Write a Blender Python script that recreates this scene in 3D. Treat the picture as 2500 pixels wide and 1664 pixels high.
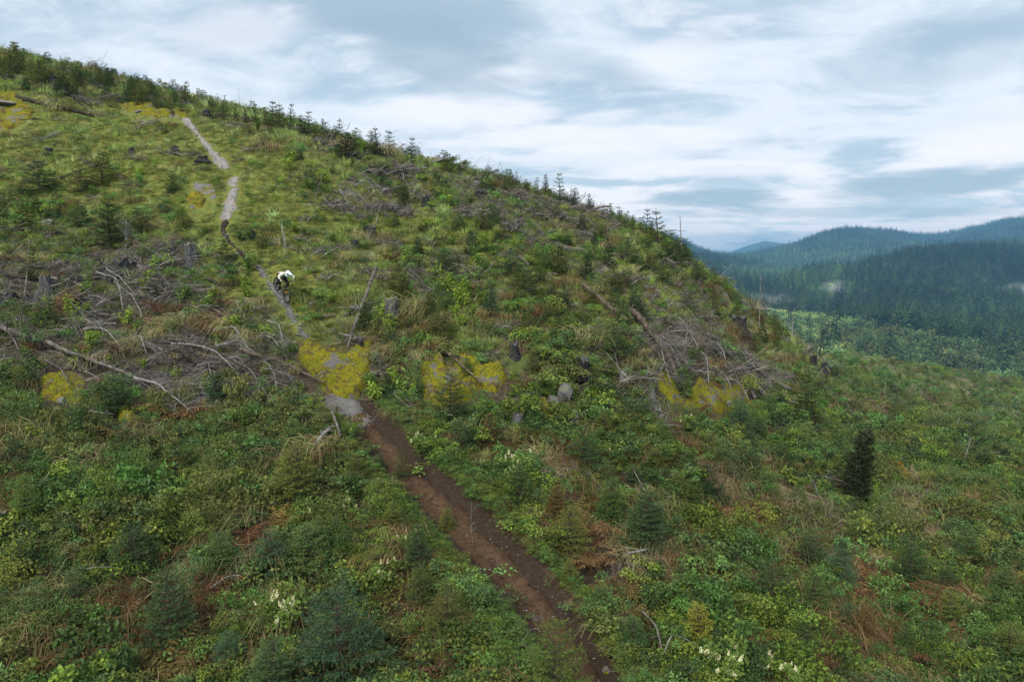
import bpy, bmesh, math, random
import numpy as np
from mathutils import Vector, Matrix, Euler, noise as mnoise

SC = bpy.context.scene
for o in list(bpy.data.objects):
    bpy.data.objects.remove(o)
COL = SC.collection
RNG = np.random.default_rng(7)
random.seed(7)
D2R = math.radians

# ------------------------------------------------------------------ camera
FW, FH, FPX = 2500.0, 1664.0, 1785.0
PITCH = D2R(6.1)
cam = bpy.data.cameras.new('camera')
cam_o = bpy.data.objects.new('camera', cam)
COL.objects.link(cam_o)
cam_o.location = (0, 0, 0)
cam_o.rotation_euler = (math.pi / 2 - PITCH, 0, 0)
cam.sensor_fit = 'HORIZONTAL'
cam.sensor_width = 36.0
cam.lens = 36.0 * FPX / FW
cam.clip_start = 0.1
cam.clip_end = 80000
SC.camera = cam_o

# ------------------------------------------------------------------ world / light / exposure
SUN_EL, SUN_AZ = D2R(42), D2R(200)          # azimuth clockwise from +Y
world = bpy.data.worlds.new('World')
SC.world = world
world.use_nodes = True
SC.view_settings.view_transform = 'Standard'
SC.view_settings.look = 'None'
SC.view_settings.gamma = 1.0
SC.view_settings.use_curve_mapping = False
SC.view_settings.exposure = 1.5
HAZE_DENSITY = 1.9e-4
HAZE_COLOR = (0.25, 0.57, 0.92, 1)


class NT:
    """small helper for node trees"""
    def __init__(self, tree):
        self.t = tree
        self.n = tree.nodes
        self.n.clear()

    def node(self, kind, **props):
        nd = self.n.new(kind)
        for k, v in props.items():
            if k == 'ins':
                for kk, vv in v.items():
                    self.put(nd.inputs[kk], vv)
            else:
                setattr(nd, k, v)
        return nd

    def put(self, sock, v):
        if isinstance(v, bpy.types.NodeSocket):
            self.t.links.new(v, sock)
        else:
            sock.default_value = v

    def math(self, op, a, b=0.0, c=0.0, clamp=False):
        nd = self.node('ShaderNodeMath', operation=op, use_clamp=clamp)
        self.put(nd.inputs[0], a); self.put(nd.inputs[1], b); self.put(nd.inputs[2], c)
        return nd.outputs[0]

    def mix(self, f, a, b, blend='MIX'):
        nd = self.node('ShaderNodeMix', data_type='RGBA', blend_type=blend)
        self.put(nd.inputs[0], f); self.put(nd.inputs[6], a); self.put(nd.inputs[7], b)
        return nd.outputs[2]

    def noise(self, vec, scale, detail=4.0, rough=0.55, dist=0.0):
        nd = self.node('ShaderNodeTexNoise')
        if vec is not None:
            self.put(nd.inputs['Vector'], vec)
        nd.inputs['Scale'].default_value = scale
        nd.inputs['Detail'].default_value = detail
        nd.inputs['Roughness'].default_value = rough
        nd.inputs['Distortion'].default_value = dist
        return nd.outputs['Fac']

    def ramp(self, f, lo, hi):
        nd = self.node('ShaderNodeMapRange', interpolation_type='SMOOTHSTEP')
        self.put(nd.inputs[0], f)
        nd.inputs[1].default_value = lo
        nd.inputs[2].default_value = hi
        return nd.outputs[0]


def rgb(r, g, b):
    return (r, g, b, 1.0)


def build_sky():
    T = NT(world.node_tree)
    tc = T.node('ShaderNodeTexCoord').outputs['Generated']
    sp = T.node('ShaderNodeSeparateXYZ'); T.put(sp.inputs[0], tc)
    x, y, z = sp.outputs
    sky = T.node('ShaderNodeTexSky', sky_type='NISHITA')
    sky.sun_disc = False
    sky.sun_elevation = SUN_EL
    sky.sun_rotation = SUN_AZ
    zz = T.math('ADD', T.math('MAXIMUM', z, 0.0), 0.17)
    cb = T.node('ShaderNodeCombineXYZ')
    T.put(cb.inputs[0], T.math('DIVIDE', x, zz))
    T.put(cb.inputs[1], T.math('DIVIDE', y, zz))
    p = cb.outputs[0]
    mp = T.node('ShaderNodeMapping'); T.put(mp.inputs[0], p)
    mp.inputs['Location'].default_value = (3.1, 1.7, 0.4)
    mp.inputs['Rotation'].default_value = (0, 0, 0.25)
    mp.inputs['Scale'].default_value = (0.75, 1.0, 1.0)
    q = mp.outputs[0]
    n1 = T.noise(q, 1.2, 7.0, 0.56, 0.35)
    n2 = T.noise(q, 3.6, 6.0, 0.6, 0.5)
    # a few large clouds standing where they are seen, edges broken by the noise
    ysafe = T.math('MAXIMUM', y, 0.05)
    u = T.math('DIVIDE', x, ysafe)
    v = T.math('DIVIDE', z, ysafe)

    def cloud(cu, cv, su, sv, wob=0.9, pw=2.0, sh=0.0):
        du = T.math('DIVIDE', T.math('SUBTRACT', u, cu), su)
        vv = T.math('SUBTRACT', v, T.math('MULTIPLY', T.math('SUBTRACT', u, cu), sh))
        dv = T.math('DIVIDE', T.math('SUBTRACT', vv, cv), sv)
        r = T.math('ADD', T.math('MULTIPLY', du, du), T.math('MULTIPLY', dv, dv))
        r = T.math('ADD', r, T.math('MULTIPLY', T.math('SUBTRACT', n2, 0.5), wob * 2.2))
        return T.math('MULTIPLY', T.ramp(r, 1.35, 0.15), T.math('GREATER_THAN', y, 0.05))

    n3 = T.noise(q, 2.4, 7.0, 0.6, 0.6)
    base_l = T.ramp(T.math('ADD', T.math('MULTIPLY', n1, 0.5), T.math('MULTIPLY', n3, 0.5)), 0.42, 0.57)
    col = T.mix(base_l, rgb(0.37, 0.475, 0.575), rgb(0.63, 0.705, 0.775))
    col = T.mix(T.math('MULTIPLY', T.ramp(n2, 0.52, 0.70), 0.65), col, rgb(0.73, 0.765, 0.82))
    # brighter, faintly warm breaks low in the sky
    lowband = T.math('MULTIPLY', T.ramp(z, 0.26, 0.08), T.ramp(n3, 0.42, 0.60))
    col = T.mix(T.math('MULTIPLY', lowband, 0.8), col, rgb(0.75, 0.76, 0.82))
    streak = T.noise(T.node('ShaderNodeMapping', ins={0: q, 'Scale': (0.5, 2.0, 1.0)}).outputs[0], 2.2, 6.0, 0.62, 0.7)
    col = T.mix(T.math('MULTIPLY', T.ramp(streak, 0.54, 0.70), 0.15), col, rgb(0.36, 0.47, 0.58))
    light = rgb(0.80, 0.805, 0.85)
    for (cu, cv, su, sv, k, sh) in ((0.12, 0.165, 0.24, 0.020, 0.85, -0.02), (-0.07, 0.20, 0.13, 0.025, 0.8, 0.0), (-0.02, 0.245, 0.10, 0.02, 0.5, 0.1),
                                    (0.66, 0.165, 0.14, 0.03, 0.9, 0.15), (0.21, 0.27, 0.08, 0.03, 0.45, 0.35),
                                    (0.24, 0.022, 0.07, 0.008, 1.0, 0.0), (0.46, 0.088, 0.20, 0.008, 0.6, 0.06), (0.30, 0.125, 0.14, 0.012, 0.7, 0.0),
                                    (-0.36, 0.305, 0.10, 0.035, 0.45, 0.1)):
        col = T.mix(T.math('MULTIPLY', cloud(cu, cv, su, sv, 1.25, 2.0, sh), k), col, light)
    dark = rgb(0.265, 0.36, 0.44)
    for (cu, cv, su, sv, k, sh) in ((-0.16, 0.345, 0.20, 0.06, 0.62, -0.05), (-0.10, 0.27, 0.13, 0.05, 0.7, -0.2), (0.08, 0.255, 0.14, 0.03, 0.4, -0.18),
                                    (0.27, 0.085, 0.11, 0.018, 1.0, 0.0), (0.57, 0.105, 0.17, 0.020, 0.95, 0.10),
                                    (0.42, 0.067, 0.30, 0.008, 0.55, 0.0), (0.55, 0.27, 0.16, 0.05, 0.35, 0.2),
                                    (0.38, 0.035, 0.25, 0.007, 0.5, 0.0)):
        col = T.mix(T.math('MULTIPLY', cloud(cu, cv, su, sv, 1.25, 2.0, sh), k), col, dark)
    # the overcast brightens towards the horizon, beyond the valley haze
    col = T.mix(1.0, col, T.mix(T.ramp(z, 0.16, 0.01), rgb(1, 1, 1), rgb(1.48, 1.32, 1.22)), 'MULTIPLY')
    # scaled so that the clouds and the sky go through one Background of strength 0.1
    ccol = T.mix(1.0, col, rgb(5.15, 4.92, 4.74), 'MULTIPLY')
    allc = T.mix(0.93, sky.outputs[0], ccol)
    below = T.ramp(z, -0.02, -0.06)
    allc = T.mix(below, allc, rgb(0.9, 1.2, 1.1))
    bg = T.node('ShaderNodeBackground')
    T.put(bg.inputs[0], allc)
    bg.inputs[1].default_value = 0.1
    out = T.node('ShaderNodeOutputWorld')
    T.put(out.inputs[0], bg.outputs[0])
    world.cycles.sampling_method = 'MANUAL'
    world.cycles.sample_map_resolution = 512


build_sky()
sun = bpy.data.lights.new('sun', 'SUN')
sun_o = bpy.data.objects.new('sun', sun)
COL.objects.link(sun_o)
sun.energy = 1.5
sun.angle = D2R(35)
sun.color = (1.0, 0.93, 0.82)
sd = Vector((math.sin(SUN_AZ) * math.cos(SUN_EL), math.cos(SUN_AZ) * math.cos(SUN_EL), math.sin(SUN_EL)))
sun_o.rotation_euler = sd.to_track_quat('Z', 'Y').to_euler()

cy = SC.cycles
cy.max_bounces = 4
cy.diffuse_bounces = 2
cy.glossy_bounces = 1
cy.transmission_bounces = 2
cy.volume_bounces = 0
cy.transparent_max_bounces = 4
cy.use_denoising = True
cy.caustics_reflective = False
cy.caustics_refractive = False

# ------------------------------------------------------------------ object helpers


def tag(o, label=None, cat=None, group=None, kind=None):
    if label: o['label'] = label
    if cat: o['category'] = cat
    if group: o['group'] = group
    if kind: o['kind'] = kind
    return o


def link(o, parent=None):
    COL.objects.link(o)
    if parent is not None:
        o.parent = parent
    return o


def empty(name, loc, rot=(0, 0, 0), scale=1.0):
    o = bpy.data.objects.new(name, None)
    o.empty_display_size = 0.2
    o.location = loc
    o.rotation_euler = rot
    o.scale = (scale,) * 3
    return link(o)


def mesh(name, verts, faces, mats=(), smooth=False, mi=None):
    me = bpy.data.meshes.new(name)
    me.from_pydata([tuple(map(float, v)) for v in verts], [], [tuple(map(int, f)) for f in faces])
    for m in mats:
        me.materials.append(m)
    if smooth:
        me.polygons.foreach_set('use_smooth', [True] * len(me.polygons))
    if mi is not None:
        me.polygons.foreach_set('material_index', [int(i) for i in mi])
    me.update()
    return me


def obj(name, me, parent=None, loc=(0, 0, 0)):
    o = bpy.data.objects.new(name, me)
    o.location = loc
    return link(o, parent)


class MB:
    """collects vertices and faces"""
    def __init__(self):
        self.v, self.f, self.m, self.n = [], [], [], 0

    def add(self, verts, faces, mi=0):
        self.v.append(np.asarray(verts, float).reshape(-1, 3))
        for fc in faces:
            self.f.append(tuple(int(i) + self.n for i in fc))
            self.m.append(mi)
        self.n += len(self.v[-1])

    def kites(self, c, d, nrm, L, W, mi=0, droop=0.0, at=0.45):
        """leaf-shaped quads: base c, direction d, facing nrm"""
        c = np.asarray(c, float); d = norm(np.asarray(d, float)); nrm = np.asarray(nrm, float)
        s = norm(np.cross(d, nrm)); nn = norm(np.cross(s, d))
        L = np.asarray(L, float).reshape(-1, 1); W = np.asarray(W, float).reshape(-1, 1)
        N = len(c)
        b = c
        m1 = c + d * L * at + s * W * 0.5 + nn * L * 0.06
        t = c + d * L - nn * L * droop
        m2 = c + d * L * at - s * W * 0.5 + nn * L * 0.06
        vv = np.stack([b, m1, t, m2], 1).reshape(-1, 3)
        idx = np.arange(N * 4).reshape(N, 4) + self.n
        self.v.append(vv)
        self.f.extend(map(tuple, idx.tolist()))
        self.m.extend([mi] * N)
        self.n += N * 4

    def tube(self, pts, rad, n=6, mi=0, cap=True, capmi=None, rough=0.0, rng=None):
        pts = np.asarray(pts, float)
        k = len(pts)
        rad = np.broadcast_to(np.asarray(rad, float), (k,))
        tan = np.gradient(pts, axis=0)
        tan = norm(tan)
        ref = np.array([0, 0, 1.0]) if abs(tan[0][2]) < 0.85 else np.array([1.0, 0, 0])
        vs = []
        ang = np.arange(n) / n * 2 * math.pi
        prof = 1.0 + (rng.normal(0, rough, n) if rough and rng is not None else 0)
        for i in range(k):
            a = norm(np.cross(tan[i], ref)[None])[0]
            b = np.cross(tan[i], a)
            rr = rad[i] * prof
            if rough and rng is not None:
                rr = rr * (1 + rng.normal(0, rough * 0.5, n))
            vs.append(pts[i] + np.outer(np.cos(ang) * rr, a) + np.outer(np.sin(ang) * rr, b))
        vs = np.concatenate(vs)
        fs = []
        for i in range(k - 1):
            for j in range(n):
                fs.append((i * n + j, i * n + (j + 1) % n, (i + 1) * n + (j + 1) % n, (i + 1) * n + j))
        self.add(vs, fs, mi)
        if cap:
            cm = mi if capmi is None else capmi
            base = self.n - len(vs)
            self.f.append(tuple(base + j for j in range(n))[::-1]); self.m.append(cm)
            self.f.append(tuple(base + (k - 1) * n + j for j in range(n))); self.m.append(cm)

    def mesh(self, name, mats, smooth=False):
        return mesh(name, np.concatenate(self.v), self.f, mats, smooth, self.m if len(mats) > 1 else None)


def norm(a):
    return a / np.maximum(np.linalg.norm(a, axis=-1, keepdims=True), 1e-9)


# value noise on numpy arrays
_P = np.random.default_rng(11).random((256, 256))


def vnoise(x, y):
    x = np.asarray(x, float); y = np.asarray(y, float)
    xi = np.floor(x).astype(int); yi = np.floor(y).astype(int)
    fx = x - xi; fy = y - yi
    fx = fx * fx * (3 - 2 * fx); fy = fy * fy * (3 - 2 * fy)
    a = _P[xi & 255, yi & 255]; b = _P[(xi + 1) & 255, yi & 255]
    c = _P[xi & 255, (yi + 1) & 255]; d = _P[(xi + 1) & 255, (yi + 1) & 255]
    return (a * (1 - fx) + b * fx) * (1 - fy) + (c * (1 - fx) + d * fx) * fy


def fbm(x, y, o=4, g=0.5):
    s = 0.0; a = 1.0; t = 0.0
    for k in range(o):
        s = s + a * vnoise(x * 2 ** k + 17.3 * k, y * 2 ** k - 9.1 * k); t += a; a *= g
    return s / t

# ------------------------------------------------------------------ materials


def new_mat(name):
    m = bpy.data.materials.new(name)
    m.use_nodes = True
    return m, NT(m.node_tree)


def finish(T, col, rough=0.8, bump=None, bump_s=0.3, bump_d=0.02, spec=0.25):
    b = T.node('ShaderNodeBsdfPrincipled')
    T.put(b.inputs['Base Color'], col)
    T.put(b.inputs['Roughness'], rough)
    b.inputs['Specular IOR Level'].default_value = spec
    if bump is not None:
        bp = T.node('ShaderNodeBump')
        bp.inputs['Strength'].default_value = bump_s
        bp.inputs['Distance'].default_value = bump_d
        T.put(bp.inputs['Height'], bump)
        T.put(b.inputs['Normal'], bp.outputs[0])
    o = T.node('ShaderNodeOutputMaterial')
    T.put(o.inputs[0], b.outputs[0])


def foliage_mat(name, inst, var=0.35, hue=0.25, trans=0.25, warm=(1.5, 1.05, 0.5)):
    """leaf colour comes from the plant (object colour, or the instance's own tint), each leaf a little different"""
    m, T = new_mat(name)
    if inst:
        at = T.node('ShaderNodeAttribute', attribute_type='INSTANCER', attribute_name='tint')
        base = at.outputs['Color']
    else:
        base = T.node('ShaderNodeObjectInfo').outputs['Color']
    geo = T.node('ShaderNodeNewGeometry')
    r = geo.outputs['Random Per Island']
    wn = T.node('ShaderNodeTexWhiteNoise', noise_dimensions='1D'); T.put(wn.inputs['W'], r)
    k = T.math('ADD', T.math('MULTIPLY', r, 2 * var), 1.0 - var)
    kc = T.node('ShaderNodeCombineColor')
    for i in range(3): T.put(kc.inputs[i], k)
    c = T.mix(1.0, base, kc.outputs[0], 'MULTIPLY')
    w = T.mix(1.0, c, rgb(*warm), 'MULTIPLY')
    c = T.mix(T.math('MULTIPLY', wn.outputs['Value'], hue), c, w)
    c = T.mix(1.0, c, rgb(0.97, 1.0, 0.80), 'MULTIPLY')
    d = T.node('ShaderNodeBsdfPrincipled')
    T.put(d.inputs['Base Color'], c)
    d.inputs['Roughness'].default_value = 0.6
    d.inputs['Specular IOR Level'].default_value = 0.22
    tr = T.node('ShaderNodeBsdfTranslucent'); T.put(tr.inputs[0], c)
    mx = T.node('ShaderNodeMixShader'); mx.inputs[0].default_value = trans
    T.put(mx.inputs[1], d.outputs[0]); T.put(mx.inputs[2], tr.outputs[0])
    o = T.node('ShaderNodeOutputMaterial'); T.put(o.inputs[0], mx.outputs[0])
    return m


def wood_mat(name, a, b, scale=6.0, stretch=(1, 1, 1), moss=0.0, inst=False):
    m, T = new_mat(name)
    tc = T.node('ShaderNodeTexCoord').outputs['Object']
    mp = T.node('ShaderNodeMapping', ins={0: tc, 'Scale': stretch}).outputs[0]
    n = T.noise(mp, scale, 6, 0.65, 0.3)
    n2 = T.noise(tc, scale * 0.35, 3)
    c = T.mix(T.ramp(n, 0.35, 0.68), rgb(*a), rgb(*b))
    if moss:
        c = T.mix(T.math('MULTIPLY', T.ramp(n2, 0.55, 0.65), moss), c, rgb(0.085, 0.10, 0.02))
    if inst:
        r = T.node('ShaderNodeNewGeometry').outputs['Random Per Island']
        kc = T.node('ShaderNodeCombineColor')
        k = T.math('ADD', T.math('MULTIPLY', r, 0.9), 0.55)
        for i in range(3): T.put(kc.inputs[i], k)
        c = T.mix(1.0, c, kc.outputs[0], 'MULTIPLY')
    finish(T, c, 0.85, n, 0.6, 0.03, 0.15)
    return m


def plain_mat(name, c, rough=0.5, metal=0.0, var=0.0, spec=0.4):
    m, T = new_mat(name)
    col = rgb(*c)
    if var:
        tc = T.node('ShaderNodeTexCoord').outputs['Object']
        n = T.noise(tc, 14.0, 4)
        col = T.mix(n, rgb(*[x * (1 - var) for x in c]), rgb(*[min(1, x * (1 + var)) for x in c]))
    finish(T, col, rough, None, spec=spec)
    for nd in T.n:
        if nd.type == 'BSDF_PRINCIPLED': nd.inputs['Metallic'].default_value = metal
    return m


M = {}
M['leaf_i'] = foliage_mat('undergrowth_leaf', True, 0.60, 0.4, 0.25)
M['needle_o'] = foliage_mat('conifer_needles', False, 0.32, 0.22, 0.15)
M['leaf_o'] = foliage_mat('plant_leaf', False, 0.34, 0.22, 0.30)
M['dry_i'] = foliage_mat('dry_stalk', True, 0.40, 0.3, 0.15, (1.3, 1.0, 0.7))
M['dry_o'] = foliage_mat('dead_frond', False, 0.42, 0.35, 0.15, (1.35, 1.15, 0.8))
M['far_i'] = foliage_mat('far_tree_foliage', True, 0.22, 0.12, 0.10, (1.25, 1.05, 0.7))
M['bark'] = wood_mat('bark', (0.035, 0.028, 0.022), (0.10, 0.08, 0.065), 10, (1, 1, 0.25))
M['stump_grey'] = wood_mat('weathered_stump', (0.030, 0.032, 0.034), (0.15, 0.15, 0.15), 9, (2.2, 2.2, 0.18), 0.35)
M['stump_dark'] = wood_mat('charred_stump', (0.010, 0.010, 0.011), (0.045, 0.045, 0.048), 8, (2.0, 2.0, 0.2), 0.15)
M['cut_wood'] = wood_mat('cut_wood', (0.12, 0.10, 0.075), (0.24, 0.21, 0.16), 12)
M['log_grey'] = wood_mat('grey_log', (0.06, 0.053, 0.046), (0.19, 0.17, 0.152), 5, (1, 1, 1), 0.2)
M['log_dark'] = wood_mat('dark_log', (0.018, 0.015, 0.012), (0.065, 0.053, 0.043), 6, (1, 1, 1), 0.25)
M['log_brown'] = wood_mat('brown_log', (0.06, 0.045, 0.033), (0.16, 0.125, 0.095), 6, (1, 1, 1), 0.15)
M['bleached'] = wood_mat('bleached_wood', (0.14, 0.135, 0.125), (0.33, 0.315, 0.295), 7, (1, 1, 0.4))
M['twig_i'] = wood_mat('dead_twig', (0.065, 0.056, 0.049), (0.25, 0.225, 0.205), 3, (1, 1, 1), 0, True)
M['flower'] = plain_mat('cream_blossom', (0.72, 0.70, 0.42), 0.7, 0, 0.15, 0.2)


def ground_material():
    m, T = new_mat('hillside_ground')
    pos = T.node('ShaderNodeNewGeometry').outputs['Position']
    moss = T.node('ShaderNodeAttribute', attribute_name='moss').outputs['Fac']
    slash = T.node('ShaderNodeAttribute', attribute_name='slash').outputs['Fac']
    cut = T.node('ShaderNodeAttribute', attribute_name='cut').outputs['Fac']
    gap_shade = T.node('ShaderNodeAttribute', attribute_name='gap_shade').outputs['Fac']
    n1 = T.noise(pos, 0.55, 6, 0.62, 0.6)
    n2 = T.noise(pos, 2.4, 6, 0.65, 0.4)
    n3 = T.noise(pos, 9.0, 5, 0.65)
    soil = T.mix(n2, rgb(0.018, 0.014, 0.009), rgb(0.080, 0.062, 0.042))
    litter = T.mix(n3, rgb(0.045, 0.036, 0.022), rgb(0.19, 0.16, 0.10))
    c = T.mix(T.ramp(n3, 0.42, 0.62), soil, litter)
    green = T.mix(n3, rgb(0.05, 0.07, 0.018), rgb(0.15, 0.19, 0.055))
    c = T.mix(T.ramp(n1, 0.42, 0.60), c, green)
    c = T.mix(T.math('MULTIPLY', slash, T.ramp(n2, 0.32, 0.55)), c, T.mix(n3, rgb(0.02, 0.016, 0.012), rgb(0.10, 0.082, 0.066)))
    n6 = T.noise(pos, 24.0, 4, 0.7)
    c = T.mix(T.math('MULTIPLY', gap_shade, 0.85), c, T.mix(n3, rgb(0.012, 0.010, 0.007), rgb(0.055, 0.042, 0.026)))  # shade of the gaps under the lower plants, painted into the ground colour
    mossc = T.mix(T.ramp(n2, 0.38, 0.62), rgb(0.125, 0.185, 0.045), rgb(0.205, 0.205, 0.042))
    mossc = T.mix(T.ramp(n3, 0.50, 0.72), mossc, rgb(0.085, 0.06, 0.018))
    mossc = T.mix(T.ramp(n1, 0.52, 0.66), mossc, rgb(0.12, 0.125, 0.04))
    mk = T.ramp(T.math('ADD', moss, T.math('MULTIPLY', T.math('SUBTRACT', n2, 0.5), 1.1)), 0.28, 0.62)
    mossc = T.mix(T.ramp(n6, 0.50, 0.66), mossc, T.mix(n2, rgb(0.05, 0.045, 0.018), rgb(0.16, 0.14, 0.07)))
    c = T.mix(mk, c, mossc)
    c = T.mix(T.ramp(T.math('ADD', cut, T.math('MULTIPLY', T.math('SUBTRACT', n2, 0.5), 0.8)), 0.25, 0.5), c, T.mix(n3, rgb(0.014, 0.010, 0.007), rgb(0.07, 0.048, 0.034)))
    h = T.math('ADD', T.math('MULTIPLY', n3, 0.5), n2)
    finish(T, c, 0.95, h, 0.9, 0.12, 0.08)
    return m


def rock_material(name, moss_amt, dark=1.0, gold=1.0):
    m, T = new_mat(name)
    pos = T.node('ShaderNodeNewGeometry').outputs['Position']
    n1 = T.noise(pos, 0.9, 6, 0.6, 0.8)
    n2 = T.noise(pos, 5.0, 6, 0.68, 0.3)
    n3 = T.noise(pos, 22.0, 4, 0.7)
    c = T.mix(n2, rgb(0.075 * dark, 0.075 * dark, 0.078 * dark), rgb(0.27 * dark, 0.265 * dark, 0.262 * dark))
    c = T.mix(T.ramp(n3, 0.52, 0.72), c, rgb(0.06, 0.056, 0.045))
    if moss_amt > 0:
        mc = T.mix(n2, rgb(0.060, 0.066, 0.005), rgb(0.36, 0.35, 0.010))
        mc = T.mix(T.ramp(n3, 0.46, 0.58), mc, rgb(0.028, 0.030, 0.008))
        mc = T.mix(T.math('MULTIPLY', T.ramp(T.noise(pos, 2.6, 3), 0.48, 0.66), 0.4), mc, rgb(0.25 * gold, 0.17 * gold, 0.010))
        brown = T.mix(n3, rgb(0.035, 0.024, 0.010), rgb(0.14, 0.10, 0.035))
        mc = T.mix(T.ramp(T.noise(pos, 1.6, 5, 0.7, 1.0), 0.50, 0.60), mc, brown)
        lo = 0.64 - 0.34 * moss_amt
        mk = T.ramp(T.math('ADD', n1, T.math('MULTIPLY', T.math('SUBTRACT', n2, 0.5), 0.55)), lo, lo + 0.08)
        c = T.mix(mk, c, mc)
    finish(T, c, 0.92, T.math('ADD', n2, T.math('MULTIPLY', n3, 0.5)), 0.9, 0.07, 0.15)
    return m


def dirt_material(name, a, b, wet):
    m, T = new_mat(name)
    pos = T.node('ShaderNodeNewGeometry').outputs['Position']
    n1 = T.noise(pos, 1.1, 5, 0.6, 0.6)
    n2 = T.noise(pos, 7.0, 6, 0.65, 0.3)
    n3 = T.noise(pos, 40.0, 3, 0.7)
    c = T.mix(n2, rgb(*a), rgb(*b))
    c = T.mix(T.ramp(n1, 0.42, 0.66), c, rgb(*wet))
    tread = T.node('ShaderNodeAttribute', attribute_name='tread').outputs['Fac']
    c = T.mix(T.math('MULTIPLY', tread, T.ramp(n2, 0.3, 0.6)), c, rgb(*[min(1, k * 1.15) for k in b]))
    n4 = T.noise(pos, 3.2, 5, 0.7, 1.2)
    c = T.mix(T.math('MULTIPLY', T.ramp(n4, 0.54, 0.68), 0.7), c, rgb(*[k * 0.45 for k in a]))
    c = T.mix(T.ramp(n3, 0.66, 0.76), c, rgb(*[min(1, k * 2.0) for k in b]))
    finish(T, c, 0.93, T.math('ADD', n2, T.math('MULTIPLY', n3, 0.4)), 1.0, 0.10, 0.12)
    return m


M['ground'] = ground_material()
M['rock_moss'] = rock_material('mossy_rock', 0.80, 0.72)
M['rock_half'] = rock_material('half_mossy_rock', 0.45)
M['rock_gold'] = rock_material('golden_moss_rock', 0.85, 1.0, 1.5)
M['rock_bare'] = rock_material('bare_rock', 0.0, 1.15)
M['rock_pale'] = rock_material('pale_rock', 0.25, 0.88)
M['dirt'] = dirt_material('trail_dirt', (0.028, 0.017, 0.009), (0.108, 0.066, 0.037), (0.040, 0.025, 0.016))
M['gravel'] = dirt_material('trail_gravel', (0.045, 0.043, 0.040), (0.19, 0.182, 0.172), (0.105, 0.094, 0.080))
M['slab'] = dirt_material('trail_stone', (0.085, 0.083, 0.082), (0.30, 0.29, 0.28), (0.27, 0.21, 0.145))
M['bank'] = dirt_material('cut_bank', (0.012, 0.009, 0.007), (0.05, 0.036, 0.026), (0.02, 0.014, 0.010))

# ------------------------------------------------------------------ terrain
CP, SP = math.cos(PITCH), math.sin(PITCH)


def ray(px, py):
    """pixel of the photograph -> (x/y, z/y) of its sight line"""
    t = (FH / 2 - np.asarray(py, float))
    yy = t * SP + FPX * CP
    return (np.asarray(px, float) - FW / 2) / yy, (t * CP - FPX * SP) / yy


def to_px(x, y, z):
    f = y * CP - z * SP
    return FW / 2 + FPX * x / f, FH / 2 - FPX * (y * SP + z * CP) / f


# for each direction: (row, metres away) from the camera's feet out to the crest, then what lies behind it
PROFILES = {
    -900: [(1664, 14), (1300, 19), (1100, 23.5), (1000, 27), (910, 30), (800, 33.5), (700, 37), (600, 41), (500, 45), (400, 50), (300, 55), (150, 63), (30, 72), (120, 150), (420, 330)],
    0:    [(1664, 14.5), (1300, 20), (1100, 24.5), (1000, 28), (930, 30.6), (880, 31.8), (800, 35), (700, 39), (600, 43.5), (500, 48.5), (400, 54), (300, 60), (225, 64.5), (180, 68), (152, 72), (240, 150), (540, 330)],
    430:  [(1664, 14.8), (1300, 20.5), (1100, 25.5), (1000, 29), (950, 31), (880, 32.8), (800, 35.5), (700, 39.4), (600, 44), (500, 49), (400, 54.5), (310, 60.5), (256, 66), (340, 150), (640, 330)],
    690:  [(1664, 15), (1300, 21), (1100, 26), (1000, 30), (965, 31.6), (880, 33.2), (800, 36), (745, 38.2), (665, 40.6), (600, 44), (500, 49.3), (400, 55), (330, 60), (303, 64), (400, 150), (680, 330)],
    950:  [(1664, 15), (1350, 20), (1150, 24.5), (1030, 28.3), (970, 31), (880, 33), (800, 36), (700, 40.8), (600, 46), (500, 52), (420, 58), (378, 63), (480, 150), (740, 330)],
    1250: [(1664, 15), (1400, 19), (1200, 23.5), (1050, 28), (975, 31.2), (890, 33), (800, 37), (700, 42), (600, 48), (500, 56), (446, 63), (600, 150), (820, 330)],
    1430: [(1664, 15.3), (1400, 19.5), (1200, 24.5), (1080, 28.6), (1000, 31.8), (900, 34), (800, 38.5), (700, 44.5), (600, 52), (512, 62), (700, 150), (870, 330)],
    1600: [(1664, 15.5), (1400, 20), (1200, 26), (1100, 29.5), (1020, 33), (905, 35.5), (820, 40), (740, 45), (660, 52), (577, 61), (800, 150), (910, 330)],
    1720: [(1664, 15.8), (1400, 21), (1200, 27.5), (1100, 31.8), (1015, 36), (910, 39.5), (820, 46), (740, 53), (668, 61), (840, 150), (935, 330)],
    1820: [(1664, 16), (1400, 21.6), (1200, 29), (1100, 34), (1000, 40), (900, 46.5), (820, 53), (750, 61), (868, 150), (950, 330)],
    1920: [(1664, 16.4), (1400, 22.6), (1200, 30.5), (1100, 36.5), (1000, 44), (900, 53), (832, 60), (872, 115), (876, 150), (965, 330)],
    1990: [(1664, 16.8), (1400, 23), (1200, 31.5), (1100, 38.5), (1000, 47.5), (930, 55), (890, 60), (890, 85), (876, 120), (880, 155), (970, 330)],
    2060: [(1664, 17), (1400, 23.7), (1200, 33), (1100, 40.5), (1010, 51), (945, 66), (900, 92), (876, 125), (890, 170), (975, 330)],
    2250: [(1664, 17.5), (1400, 24.5), (1200, 36), (1100, 47), (1000, 70), (945, 100), (899, 155), (915, 200), (985, 340)],
    2400: [(1664, 17.8), (1400, 25), (1200, 38), (1100, 52), (1020, 80), (975, 110), (935, 150), (918, 175), (940, 220), (990, 350)],
    2500: [(1664, 18), (1400, 25.5), (1200, 39), (1100, 55), (1030, 84), (992, 112), (977, 128), (940, 165), (930, 185), (950, 230), (1000, 350)],
    3400: [(1664, 19), (1400, 28), (1200, 44), (1100, 64), (1040, 90), (1000, 130), (980, 200), (1020, 350)],
}


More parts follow.
